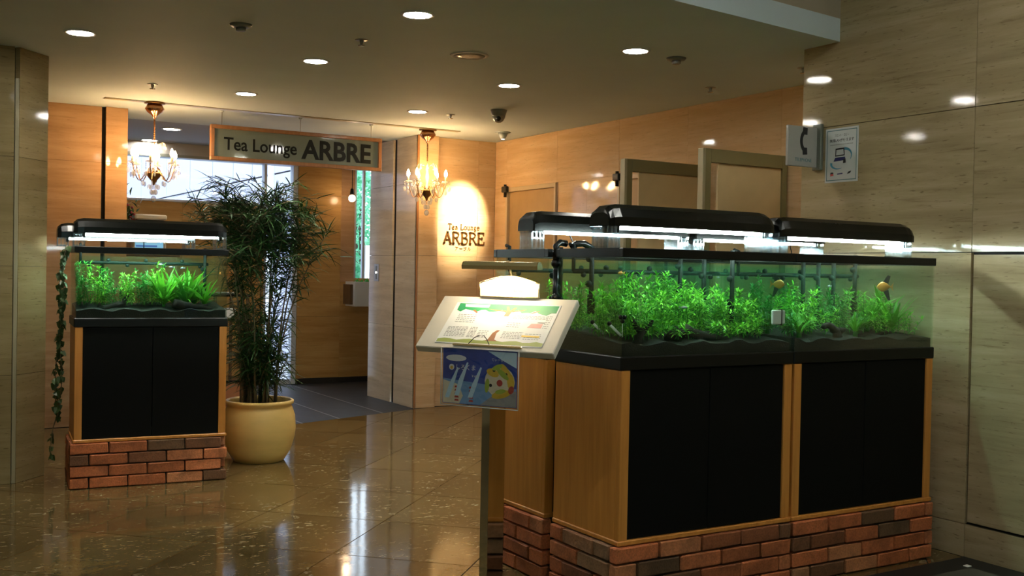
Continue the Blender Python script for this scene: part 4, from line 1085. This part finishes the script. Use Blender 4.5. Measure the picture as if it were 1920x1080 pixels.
# ------------------------------------------------------------------ hanging sign
SX0, SX1, SZ0, SZ1, SYY = 2.264, 3.736, 2.124, 2.406, 8.44
t = thing('hanging_sign', 'wood-framed tea lounge sign hanging from the ceiling over the entrance', 'sign')
fr = .030
MB().box(SX0+fr*.8, SX1-fr*.8, SYY-.004, SYY+.006, SZ0+fr*.8, SZ1-fr*.8).build('glass_panel', 'sign_glass', t)
for x0, x1, z0, z1 in ((SX0, SX1, SZ1-fr, SZ1), (SX0, SX1, SZ0, SZ0+fr), (SX0, SX0+fr, SZ0+fr, SZ1-fr), (SX1-fr, SX1, SZ0+fr, SZ1-fr)):
    MB().box(x0, x1, SYY-.022, SYY+.022, z0, z1, .003).build('frame_bar', 'sign_wood', t)
MS = frame_M((0, SYY-.0055, 0), (1, 0, 0), (0, 0, 1), (0, -1, 0))
def letters(word, x0, x1, z0, capH, mat, par, M, offset, depth=.003, name='letter'):
    """one mesh per letter, set in a line scaled to x0..x1 with the given cap height"""
    ref = text_mesh('ref', 'E', 1.0, mat); ch = max(v.co.y for v in ref.vertices); bpy.data.meshes.remove(ref)
    full = text_mesh('ref', word, 1.0, mat, offset=offset); fx = [v.co.x for v in full.vertices]; a, b = min(fx), max(fx); bpy.data.meshes.remove(full)
    sx = (x1-x0)/(b-a); sz = capH/ch
    for i, c in enumerate(word):
        if c == ' ': continue
        pre = text_mesh('ref', word[:i+1], 1.0, mat, offset=offset); pr_ = max(v.co.x for v in pre.vertices); bpy.data.meshes.remove(pre)
        me = text_mesh(name, c, 1.0, mat, depth, offset=offset); mx = max(v.co.x for v in me.vertices)
        for v in me.vertices: v.co.x = x0+(v.co.x-mx+pr_-a)*sx; v.co.y = z0+v.co.y*sz
        link(name, me, par, M)
letters('Tea Lounge', 2.372, 2.978, 2.213, .098, 'sign_ink', t, MS, .014)
letters('ARBRE', 3.018, 3.640, 2.190, .150, 'sign_ink', t, MS, .028)
for x in (2.355, 3.008, 3.642):
    MB().tube([(x, SYY, SZ1), (x, SYY, ZC)], .0022, 5).build('hanging_wire', 'brushed_steel', t)
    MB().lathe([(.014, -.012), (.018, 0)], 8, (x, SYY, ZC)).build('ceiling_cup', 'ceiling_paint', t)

# ------------------------------------------------------------------ serif lettering on the lit wall
SER = {
 'A': ([[(.10, 0), (.50, 1)], [(.50, 1), (.90, 0)], [(.25, .36), (.76, .36)]], [(.0, .24, 0), (.74, 1.02, 0)], (0, 1)),
 'R': ([[(.14, 0), (.14, 1)], [(.14, 1), (.50, .99), (.70, .92), (.78, .77), (.70, .61), (.50, .53), (.14, .52)], [(.46, .52), (.86, 0)]], [(0, .30, 0), (0, .30, 1), (.80, 1.0, 0)], (0,)),
 'B': ([[(.14, 0), (.14, 1)], [(.14, 1), (.48, .99), (.66, .92), (.72, .77), (.66, .62), (.48, .54), (.14, .53)], [(.48, .53), (.72, .45), (.80, .27), (.72, .09), (.50, 0), (.14, 0)]], [(0, .25, 0), (0, .25, 1)], (0,)),
 'E': ([[(.14, 0), (.14, 1)], [(.14, 1), (.74, 1), (.74, .80)], [(.14, .52), (.55, .52), (.55, .42)], [(.55, .52), (.55, .62)], [(.14, 0), (.78, 0), (.80, .22)]], [(0, .25, 0), (0, .25, 1)], (0,)),
 'T': ([[(.45, 0), (.45, 1)], [(0, .80), (0, 1), (.90, 1), (.90, .80)]], [(.28, .62, 0)], (0,)),
 'L': ([[(.14, 0), (.14, 1)], [(.14, 0), (.72, 0), (.76, .25)]], [(0, .30, 0), (0, .30, 1)], (0,)),
 'e': ([[(.06, .34), (.62, .34), (.58, .54), (.36, .64), (.12, .52), (.04, .32), (.12, .10), (.36, 0), (.62, .12)]], [], ()),
 'a': ([[(.08, .54), (.30, .64), (.48, .54), (.50, .10), (.62, .02)], [(.50, .38), (.20, .34), (.06, .18), (.18, .02), (.36, .03), (.50, .14)]], [], ()),
 'o': ([[(.34 + .30*math.cos(k*PI/6), .32+.32*math.sin(k*PI/6)) for k in range(13)]], [], ()),
 'u': ([[(.0, .60), (.12, .60), (.12, .14), (.28, .01), (.46, .08), (.54, .18)], [(.42, .60), (.54, .60), (.54, 0), (.68, 0)]], [], ()),
 'n': ([[(.0, .60), (.12, .60), (.12, 0)], [(.12, .44), (.28, .62), (.46, .60), (.54, .44), (.54, 0)]], [(.0, .26, 0), (.42, .68, 0)], ()),
 'g': ([[(.30 + .22*math.cos(k*PI/6), .42+.20*math.sin(k*PI/6)) for k in range(13)], [(.48, .56), (.62, .62)], [(.16, .24), (.10, .14), (.40, .06), (.58, -.04), (.54, -.20), (.30, -.26), (.08, -.20), (.06, -.08), (.20, .06)]], [], ()),
}
def serif_letter(c, x, z, h, asp, wt, mat, par, M, depth):
    st, se, heavy = SER[c]; m = MB()
    for i, pts in enumerate(st):
        w = wt*(1.45 if i in heavy else .85)*h/2
        P = [Vector((x+p[0]*h*asp, z+p[1]*h)) for p in pts]
        for a, b in zip(P[:-1], P[1:]):
            d = (b-a)
            if d.length < 1e-7: continue
            d.normalize(); nn = Vector((-d.y, d.x))*w; e = d*w*.35
            m.prism([tuple(a-e-nn), tuple(b+e-nn), tuple(b+e+nn), tuple(a-e+nn)], 0, depth, M)
    for a, b, y in se:
        yy = z+y*h; hh = wt*.42*h; m.prism([(x+a*h*asp, yy-hh*(y > .5)*2), (x+b*h*asp, yy-hh*(y > .5)*2), (x+b*h*asp, yy+hh*2*(y < .5)), (x+a*h*asp, yy+hh*2*(y < .5))], 0, depth, M)
    m.build('letter', mat, par)
t = thing('wall_lettering', 'bronze serif tea lounge lettering on the spotlit wall', 'lettering')
MW = frame_M((0, YB-.0005, 0), (1, 0, 0), (0, 0, 1), (0, -1, 0))
x = 4.560
for c, w in zip('ARBRE', (.100, .098, .090, .098, .085)):
    serif_letter(c, x, 1.532, .112, .80, .105, 'bronze_letter', t, MW, .010); x += w*.955
x = 4.612
for c, w in zip('Tea Lounge', (.042, .038, .040, .022, .042, .037, .038, .038, .036, .036)):
    if c != ' ': serif_letter(c, x, 1.668, .052, .78, .085, 'bronze_letter', t, MW, .006)
    x += w*.93
for k, ch in enumerate('\u30a2\u30fc\u30d6\u30eb'):
    hh = .034 if ch != '\u30fc' else .006
    fit_text('letter', ch, 'bronze_letter', MW @ Matrix.Translation((4.690+k*.045, 1.470+(.014 if ch == '\u30fc' else 0), 0)), t, .034, hh, .006, .006)

# ------------------------------------------------------------------ chandeliers
cr_ = tag_t = thing('chandelier', 'candle chandelier with crystal drops hanging in front of the bright window', 'chandelier', (1.814, 8.345, 0), 0)
MB().lathe([(.075, ZC), (.078, ZC-.012), (.055, ZC-.014)], 20).build('ceiling_rose', 'old_brass', cr_)
MB().lathe([(.052, ZC-.014), (.072, ZC-.05), (.055, ZC-.075), (.022, ZC-.10), (.008, ZC-.125)], 18).build('canopy', 'copper', cr_)
m = MB()
for k in range(11): m.lathe([(.004, 0), (.0075, .004), (.0075, .012), (.004, .016)], 6, (0, 0, 2.235+k*.0155))
m.tube([(0, 0, 2.20), (0, 0, ZC-.11)], .0028, 6); m.build('chain', 'old_brass', cr_)
MB().lathe([(.006, 2.21), (.012, 2.19), (.009, 2.14), (.016, 2.10), (.009, 2.05), (.014, 2.0), (.010, 1.985)], 12).build('centre_column', 'crystal', cr_)
MB().lathe([(.008, 1.99), (.058, 1.985), (.060, 1.975), (.040, 1.945), (.014, 1.915), (.008, 1.895), (.0001, 1.885)], 16).build('bowl', 'old_brass', cr_)
m = MB()
for k in range(8):
    a = k*PI/4; p = [(0+.035*math.cos(a), .035*math.sin(a), 2.20), (.075*math.cos(a), .075*math.sin(a), 2.215), (.085*math.cos(a), .085*math.sin(a), 2.19)]
    m.tube(p, .003, 5); m.ball((p[2][0], p[2][1], 2.175), .009, 6, 4, (1, 1, 1.5))
crown = m.build('crown', 'crystal', cr_)
DR = MB().ball((0, 0, 0), .0145, 6, 4, (1, .45, 1.5), False).mesh('crystal_drop', 'crystal')
BEAD = MB().ball((0, 0, 0), .0055, 6, 4, (1, 1, 1), False).mesh('crystal_bead', 'crystal')
def arm_meshes():
    R = .165; P = []
    for k in range(15):
        u = k/14; rr = .02+R*u-.02*u; z = 1.985 + .040*math.sin(u*PI*2.0+.1)*(1-u*.2) - .055*math.sin(PI*u)*(u > .2) + .055*u**3
        P.append((rr, 0, z))
    a = MB().tube(P, .0040, 6).mesh('arm', 'old_brass'); zt = P[-1][2]
    pan = MB().lathe([(.006, zt), (.030, zt+.010), (.036, zt+.020), (.033, zt+.018), (.010, zt+.008)], 14, (R, 0, 0)).mesh('drip_pan', 'crystal')
    can = MB().lathe([(.0085, zt+.008), (.0085, zt+.058), (.006, zt+.06)], 10, (R, 0, 0)).mesh('candle_sleeve', 'candle_ivory')
    blb = MB().lathe([(.005, zt+.058), (.0145, zt+.076), (.0135, zt+.094), (.006, zt+.114), (.0001, zt+.124)], 10, (R, 0, 0)).mesh('bulb', 'bulb_glow')
    return a, pan, can, blb, R, zt
A_, PAN, CAN, BLB, RA, ZT = arm_meshes()
for k in range(6):
    MR = Matrix.Rotation(k*PI/3+.15, 4, 'Z')
    ao = link('arm', A_, cr_, MR)
    for me in (PAN, CAN, BLB): link(me.name, me, ao)
    for j in range(4):
        aa = j*PI/2; x, y = RA+.032*math.cos(aa), .032*math.sin(aa)
        for d in range(3+2*(j % 2)): link('crystal_bead', BEAD, ao, Matrix.Translation((x, y, ZT+.008-.013*d)))
        link('crystal_drop', DR, ao, Matrix.Translation((x, y, ZT-.050-.030*(j % 2))) @ Matrix.Rotation(aa*1.7, 4, 'Z'))
    x = .085
    for d in range(3): link('crystal_bead', BEAD, ao, Matrix.Translation((x, 0, 1.965-.015*d)))
    link('crystal_drop', DR, ao, Matrix.Translation((x, 0, 1.90)))
bt = MB().lathe([(.002, 1.885), (.002, 1.86)], 6).build('bottom_pendant', 'old_brass', cr_)
for k in range(6):
    a = k*PI/3
    link('crystal_drop', DR, bt, Matrix.Translation((.035*math.cos(a), .035*math.sin(a), 1.875)) @ Matrix.Rotation(a, 4, 'Z'))
    link('crystal_drop', DR, bt, Matrix.Translation((.018*math.cos(a+.5), .018*math.sin(a+.5), 1.835)) @ Matrix.Rotation(a+.8, 4, 'Z'))
link('crystal_ball', MB().ball((0, 0, 1.785), .021, 8, 6, (1, 1, 1.25), False).mesh('crystal_ball', 'crystal'), bt)
for d in range(3): link('crystal_bead', BEAD, bt, Matrix.Translation((0, 0, 1.85-.015*d)))
c2 = copy_tree(cr_); c2.location = (4.160, 8.39, 0); c2.rotation_euler = (0, 0, .4)
c2['label'] = 'candle chandelier with crystal drops hanging beside the lettered wall'
# ceiling rail the chandeliers hang on
struct(MB().box(1.448, 4.447, 8.312, 8.375, ZC-.006, ZC+.002, .002).build('trim_7', 'olive_metal_light'))

# ------------------------------------------------------------------ ceiling fittings
def downlight(x, y, z, label, mat, r=.082, group=None):
    t = thing('downlight', label, 'ceiling light', (x, y, z))
    MB().lathe([(r*.80, -.001), (r*.84, -.006), (r, -.005), (r*1.03, 0)], 28).build('trim_ring', 'white_paint', t)
    MB().lathe([(.0001, -.003), (r*.80, -.003)], 28).build('diffuser', mat, t)
    if mat == 'downlight_glow':    # the reflector's downward beam
        l = bpy.data.lights.new('beam', 'SPOT'); l.energy = DOWN_W; l.color = (1, .95, .82); l.spot_size = math.radians(95); l.spot_blend = .9; l.shadow_soft_size = .06
        o = bpy.data.objects.new('beam', l); COL.objects.link(o); o.parent = t; o.location = (0, 0, -.012)
    return t
for x, y, lb in ((.930, 6.08, 'round ceiling downlight over the left column'), (2.242, 4.655, 'round ceiling downlight nearest the top edge, centre of the view'), (2.246, 6.055, 'round ceiling downlight in line with the left half of the hanging sign'),
                 (3.605, 4.700, 'round ceiling downlight over the black tank hoods'), (3.605, 6.067, 'round ceiling downlight between the dome camera and the dark speaker'), (2.265, 7.505, 'small-looking ceiling downlight just in front of the hanging sign'),
                 (3.628, 7.505, 'small-looking ceiling downlight left of the dome camera')):
    downlight(x, y, ZC, lb, 'downlight_glow')
downlight(.93, 4.68, ZC, 'ceiling downlight just outside the photo at upper left', 'unseen_lamp_glow')
downlight(4.93, 4.36, ZC, 'added fill light over the telephone booths, hidden behind the pillar', 'unseen_lamp_glow')  # made-up lamp that brightens the booth partitions
for x, y, lb in ((.1, 2.3, 'straight ahead of the viewer'), (1.4, 1.7, 'a little to the viewer\'s right'), (2.6, 1.5, 'between the viewer and the right wall'), (3.5, 1.9, 'by the right wall, ahead of the viewer'), (3.3, .2, 'by the right wall, beside the viewer'), (-.9, .6, 'on the viewer\'s left')):
    downlight(x, y, ZH, 'lobby downlight out of view in high ceiling, '+lb, 'downlight_front_glow', .12, 'downlights out of view')
def ray_at(px, py, z=None, Y=None):
    d = rgt*((px-960)/F_PX)+dwn*((py-540)/F_PX)+fwd
    k = (z-CAM_H)/d.z if z is not None else Y/d.y
    return Vector((0, 0, CAM_H))+d*k
for (x, y), lb in zip(((2.02, 9.93), (2.14, 10.87)), ('lounge downlight seen right of the left chandelier chain', 'lounge downlight seen behind the left chandelier chain')):
    pass
for (px, py), lb in zip(((322, 244), (277, 266)), ('lounge ceiling downlight right of the left chandelier chain', 'lounge ceiling downlight just left of the left chandelier chain')):
    p = ray_at(px, py, z=ZC); downlight(p.x, min(p.y, 11.0), ZC+.01, lb, 'lounge_light_glow', .09)
downlight(5.4, 10.4, ZC+.01, 'lounge downlight hidden round the corner', 'lounge_light_glow', .09)
t = thing('ceiling_speaker', 'round dark speaker grille set flush in the ceiling', 'speaker', (2.918, 5.365, ZC))
MB().lathe([(.092, -.002), (.096, -.007), (.110, -.005), (.113, 0)], 28).build('bezel', 'white_paint', t)
MB().lathe([(.0001, -.006), (.05, -.005), (.092, -.002)], 28).build('grille', 'grey_metal', t)
def detector(x, y, lb):
    t = thing('smoke_detector', lb, 'smoke detector', (x, y, ZC))
    MB().lathe([(.022, -.034), (.026, -.030), (.026, -.016)], 16).build('sensor', 'grey_metal', t)
    MB().lathe([(.026, -.016), (.05, -.012), (.058, 0)], 20).build('base', 'grey_metal', t)
detector(1.592, 5.379, 'dark smoke detector on the ceiling, upper left of the view'); detector(3.917, 4.724, 'dark smoke detector on the ceiling right of a downlight, above the hoods')
def sprinkler(x, y, lb):
    t = thing('sprinkler', lb, 'sprinkler', (x, y, ZC))
    MB().lathe([(.034, -.003), (.036, 0)], 16).build('escutcheon', 'brushed_steel', t)
    MB().lathe([(.006, -.028), (.009, -.018), (.012, -.003)], 8).build('head', 'brushed_steel', t)
    MB().lathe([(.020, -.032), (.020, -.029), (.004, -.027)], 10).build('deflector', 'mirror_steel', t)
for x, y, lb in ((2.245, 5.352, 'chrome ceiling sprinkler near the middle of the view'), (1.618, 7.519, 'chrome ceiling sprinkler above the left chandelier'), (4.712, 5.327, 'chrome ceiling sprinkler above the far right wall'), (4.70, 4.50, 'chrome ceiling sprinkler by the right pillar corner'), (3.914, 7.492, 'chrome ceiling sprinkler right of a small downlight, left of the dome camera')):
    sprinkler(x, y, lb)
t = thing('dome_camera', 'grey dome security camera on the ceiling', 'camera', (4.10, 7.05, ZC))
MB().lathe([(.052, -.045), (.060, -.02), (.066, 0)], 20).build('housing', 'grey_metal', t)
MB().lathe([(.0001, -.098), (.020, -.094), (.038, -.080), (.050, -.055), (.052, -.045)], 20).build('dome', 'dome_grey', t)
MB().ball((-.020, -.030, -.068), .022, 10, 6).build('lens', 'lens_black', t)
t = thing('ceiling_spotlight', 'white cone ceiling spotlight aimed at the bronze lettering', 'spotlight', (4.786, 8.147, ZC))
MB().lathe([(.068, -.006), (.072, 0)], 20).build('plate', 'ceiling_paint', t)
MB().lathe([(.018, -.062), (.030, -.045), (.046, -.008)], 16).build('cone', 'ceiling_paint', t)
MB().lathe([(.0001, -.064), (.016, -.063)], 12).build('lamp_glass', 'indicator_glow', t)
sl = bpy.data.lights.new('spot', 'SPOT'); sl.energy = SPOT_W; sl.color = (1.0, .82, .52); sl.spot_size = math.radians(40); sl.spot_blend = 1.0; sl.shadow_soft_size = .015
so = bpy.data.objects.new('spot', sl); COL.objects.link(so); so.location = (4.786, 8.147, ZC-.075)
so.rotation_euler = (Vector((4.74, 8.84, 1.80))-so.location).to_track_quat('-Z', 'Y').to_euler()

# ------------------------------------------------------------------ telephone corner
def partition(y, label):
    t = thing('booth_partition', label, 'partition', (4.379, y, 0))
    L = XF-4.379; T = .045; Z = 2.07; f = .060
    m = MB().box(0, .022, -.004, T+.004, 0, Z, .003); m.build('end_post', 'olive_metal_light', t)
    MB().box(.022, f+.01, 0, T, 0, Z, .002).build('stile', 'olive_metal', t)
    MB().box(L-.055, L-.012, 0, T, 0, Z, .002).build('stile', 'olive_metal', t)
    MB().box(f+.01, L-.055, 0, T, Z-.085, Z, .002).build('top_rail', 'olive_metal', t)
    MB().box(f+.01, L-.055, 0, T, .08, .16, .002).build('bottom_rail', 'olive_metal', t)
    MB().box(f+.08, L-.055, T*.35, T*.65, .16, Z-.085).build('infill_panel', 'panel_infill', t)
    MB().box(L-.012, L-.002, T*.4, T*.6, 0, Z).build('wall_strip', 'olive_metal_light', t)
partition(5.005, 'olive framed telephone booth partition, the nearer one by the pillar'); partition(5.805, 'olive framed telephone booth partition, the farther one left of the other')
t = thing('telephone_sign', 'white flag sign with a black telephone receiver on the pillar', 'sign')
MB().box(XW-.022, XW-.0005, 3.985, 4.045, 1.855, 2.100, .003).build('wall_bracket', 'grey_metal', t)
MB().box(4.092, XW-.014, 4.012, 4.030, 1.868, 2.080, .002).build('plate', 'sign_plate', t)
MT = frame_M((4.092, 4.0115, 1.868), (1, 0, 0), (0, 0, 1), (0, -1, 0))
m = MB(); cx, cz = .112, .135
outer = [(cx+.024-.055*math.cos(a)*.9, cz+.066*math.sin(a)) for a in [(-1.15+2.3*k/14) for k in range(15)]]
inner = [(cx+.030-.040*math.cos(a)*.9, cz+.046*math.sin(a)) for a in [(1.15-2.3*k/14) for k in range(15)]]
m.prism(outer+inner, 0, .0006, MT)
m.prism([(cx-.008, cz+.034), (cx+.027, cz+.034), (cx+.029, cz+.070), (cx-.004, cz+.073)], .0001, .0008, MT); m.prism([(cx-.008, cz-.034), (cx+.027, cz-.034), (cx+.029, cz-.070), (cx-.004, cz-.073)], .0001, .0008, MT)
m.build('receiver_symbol', 'ink_black', t)
fit_text('sign_text', 'TELEPHONE', 'ink_teal', MT @ Matrix.Translation((.052, .026, 0)), t, .122, .018, .0008)
# wireless LAN notice
t = thing('wall_notice', 'white wireless LAN notice with a laptop picture on the stone pillar', 'notice')
MN = frame_M((XW-.0005, 3.970, 1.783), (0, -1, 0), (0, 0, 1), (-1, 0, 0)); NW, NH = .220, .285
MB().box(0, NW, 0, NH, 0, .0015, 0, MN).build('sheet', 'paper', t)
m = MB(); e = .010; w = .004
for x0, x1, z0, z1 in ((e, NW-e, e, e+w), (e, NW-e, NH-e-w, NH-e), (e, e+w, e, NH-e), (NW-e-w, NW-e, e, NH-e)): m.prism([(x0, z0), (x1, z0), (x1, z1), (x0, z1)], .0016, .0018, MN)
m.build('border_print', 'ink_teal', t)
fit_text('notice_text', '\u30d5\u30ed\u30f3\u30c8\u30fb\u30ed\u30d3\u30fc', 'ink_black', MN @ Matrix.Translation((.062, .240, .0016)), t, .095, .014, .0003)
fit_text('notice_text', '\u7121\u7ddaLAN\u304c\u4f7f\u3048\u307e\u3059', 'ink_black', MN @ Matrix.Translation((.030, .212, .0016)), t, .160, .018, .0003, .012)
m = MB()
for x in range(18): m.prism([(.034+x*.0085, .196), (.040+x*.0085, .196), (.040+x*.0085, .200), (.034+x*.0085, .200)], .0016, .0018, MN)
m.build('small_print', 'ink_grey', t, kind='stuff')
def NP(mat, poly, h=.0017, name='picture_print'): MB().prism(poly, h, h+.0002, MN).build(name, mat, t)
def arc(cx, cz, rx, rz, a0, a1, w0, w1, n=14):
    o = []; i = []
    for k in range(n+1):
        u = k/n; a = a0+(a1-a0)*u; ww = w0+(w1-w0)*u; o.append((cx+rx*math.cos(a), cz+rz*math.sin(a))); i.append((cx+(rx-ww)*math.cos(a), cz+(rz-ww)*math.sin(a)))
    return o+i[::-1]
NP('ink_cyan', arc(.125, .140, .055, .042, 1.5, -.6, .016, .003)); NP('ink_cyan', arc(.085, .098, .050, .030, 2.9, 5.3, .016, .002))
NP('ink_black', [(.068, .136), (.132, .138), (.128, .180), (.070, .178)], .0019); NP('paper', [(.074, .142), (.126, .144), (.122, .172), (.076, .170)], .0021)
NP('ink_navy', [(.058, .110), (.138, .114), (.134, .132), (.068, .130)], .0019); NP('ink_black', [(.122, .098), (.140, .100), (.138, .122), (.124, .120)], .0021)
NP('ink_red', [(.036, .034), (.060, .036), (.056, .052), (.040, .052)], .0017, 'logo_mark'); NP('ink_black', [(.036, .044), (.060, .046), (.056, .054), (.040, .054)], .0019, 'logo_mark')
NP('ink_navy', [(.084, .040), (.120, .042), (.120, .048), (.084, .046)], .0017, 'logo_mark'); NP('ink_black', [(.150, .040), (.170, .044), (.178, .056), (.158, .052)], .0017, 'logo_mark')
# floor mat by the right wall
t = thing('floor_mat', 'dark bordered mat with a pale stripe on the floor by the right wall', 'mat', (0, 0, 0))
MB().box(1.9, 4.31, 1.2, 3.065, 0, .008, .002).build('border', 'mat_dark', t)
MB().box(2.0, 4.17, 1.3, 2.93, .006, .0095, .001).build('inner_field', 'mat_grey', t)
MB().box(2.1, 4.14, 2.66, 2.74, .009, .0105).build('stripe', 'mat_stripe', t)
MB().box(2.1, 4.14, 2.25, 2.33, .009, .0105).build('stripe', 'mat_stripe', t)
MB().box(4.16, 4.19, 2.94, 2.965, .007, .012, .002).build('mat_glint', 'plate_white', t)  # bright reflection on the mat, put in as a small white piece
# switch plate on the jamb
t = thing('switch_plate', 'narrow steel switch plate with a lit dot on the entrance pillar', 'switch', (XP, 9.65, 1.160))
MB().box(-.006, 0, -.055, .055, 0, .170, .002).build('plate', 'brushed_steel', t)
MB().box(-.008, -.005, -.018, .018, .02, .15, .001).build('dark_strip', 'grey_metal', t)
MB().ball((-.007, 0, .085), .011, 10, 6).build('indicator', 'indicator_glow', t)

# ------------------------------------------------------------------ things in the lounge
p = ray_at(660, 372, Y=10.85)
t = thing('pendant_lamp', 'small glowing bulb on a cord beside the narrow lounge window', 'lamp', (p.x, p.y, 0))
MB().tube([(0, 0, p.z+.06), (0, 0, ZC+.01)], .0035, 6).build('cord', 'black_plastic', t)
MB().lathe([(.016, p.z+.035), (.024, p.z+.05), (.018, p.z+.10), (.008, p.z+.11)], 12).build('socket', 'black_plastic', t)
MB().ball((0, 0, p.z), .038, 12, 8).build('bulb', 'pendant_glow', t)
t = thing('window_planter', 'white square planter box under the narrow lounge window', 'planter', (4.465, 10.72, .865))
MB().box(0, .36, 0, .012, 0, .27, .003).box(0, .36, .26, .272, 0, .27, .003).box(0, .012, .012, .26, 0, .27).box(.348, .36, .012, .26, 0, .27).box(.012, .348, .012, .26, 0, .02).build('box_body', 'planter_white', t)
MB().box(-.035, 0, .05, .25, .02, .24, .003).build('wall_bracket', 'dark_wood', t)
m = MB(); q = random.Random(8)
for k in range(90):
    M = Matrix.Translation((q.uniform(.05, .32), q.uniform(.05, .22), .24)) @ Euler((q.uniform(.7, 1.5), 0, q.uniform(0, 6))).to_matrix().to_4x4(); blade(m, M, q.uniform(.04, .09), .018, .3, 2)
m.build('foliage', 'aqua_leaf_dark', t, kind='stuff')
t = thing('service_counter', 'wooden counter inside the lounge behind the single tank', 'counter', (1.80, 10.1, 0))
MB().box(0, .62, 0, .45, 0, 1.36, .004).build('counter_body', 'lounge_marble', t); MB().box(-.02, .64, -.02, .47, 1.36, 1.40, .004).build('counter_top', 'dark_wood', t)
t = thing('cash_register', 'cream register with lidded top and blue striped screen behind the hood', 'cash register', (2.045, 10.2, 1.40))
MB().box(0, .30, .03, .26, 0, .285, .008).build('body', 'cream_plastic', t)
MB().box(.006, .298, -.01, .27, .300, .350, .012).build('lid', 'cream_plastic', t); MB().box(.02, .28, .04, .25, .285, .302).build('lid_gap', 'dark_gap', t)
s_ = MB().box(.018, .272, .022, .032, .03, .20, .002).build('screen', 'screen_cyan', t)
for k in range(4): MB().box(.022, .215, .019, .023, .045+k*.038, .063+k*.038).build('screen_stripe', ('screen_blue', 'screen_pale')[k % 2], s_)
MB().box(.090, .098, .016, .020, .03, .20).build('screen_bar', 'black_plastic', s_)
t = thing('flower_arrangement', 'dark leafy arrangement with small red flowers behind the left entrance pillar', 'flowers', (1.99, 10.25, 1.40))
MB().lathe([(.04, 0), (.055, .05), (.035, .12), (.045, .14)], 14).build('vase', 'dark_wood', t)
m = MB(); m2 = MB()
for k in range(160):
    c = Vector((q.gauss(0, .045), q.gauss(0, .045), .14+abs(q.gauss(.17, .12))))
    M = Matrix.Translation(c) @ Euler((q.uniform(-1, 1.4), 0, q.uniform(0, 6))).to_matrix().to_4x4(); blade(m, M, q.uniform(.05, .10), .022, .5, 2)
    if k % 4 == 0: m2.ball(tuple(c+Vector((q.uniform(-.02, .02), -.02, .02))), .012, 6, 4)
m.build('foliage', 'ivy_leaf', t, kind='stuff'); m2.build('flowers', 'red_flower', t, kind='stuff')
t = thing('lounge_trolley', 'low service trolley with white cloths behind the potted palm', 'trolley', (2.36, 8.62, 0), .1)
for z, nm in ((1.03, 'top_shelf'), (.83, 'middle_shelf'), (.32, 'lower_shelf')): MB().box(0, .32, 0, .40, z, z+.018, .004).build(nm, 'gloss_black', t)
for x in (.01, .29):
    for y in (.01, .37): MB().box(x, x+.02, y, y+.02, 0, 1.03).build('post', 'dark_wood', t)
MB().box(.02, .30, .01, .38, .10, .32, .006).build('drawer', 'brick_paint_orange', t)
o = MB().box(2.40, 2.56, 8.66, 8.86, .849, .93, .01).build('folded_cloth', 'cloth_white'); tag(o, 'folded white cloth on the trolley behind the palm', 'cloth')
o = MB().lathe([(.0001, 0), (.06, 0), (.085, .012), (.088, .016)], 18, (2.49, 8.72, 1.049)).build('plate', 'cloth_white'); tag(o, 'white plate on top of the trolley behind the palm', 'plate')
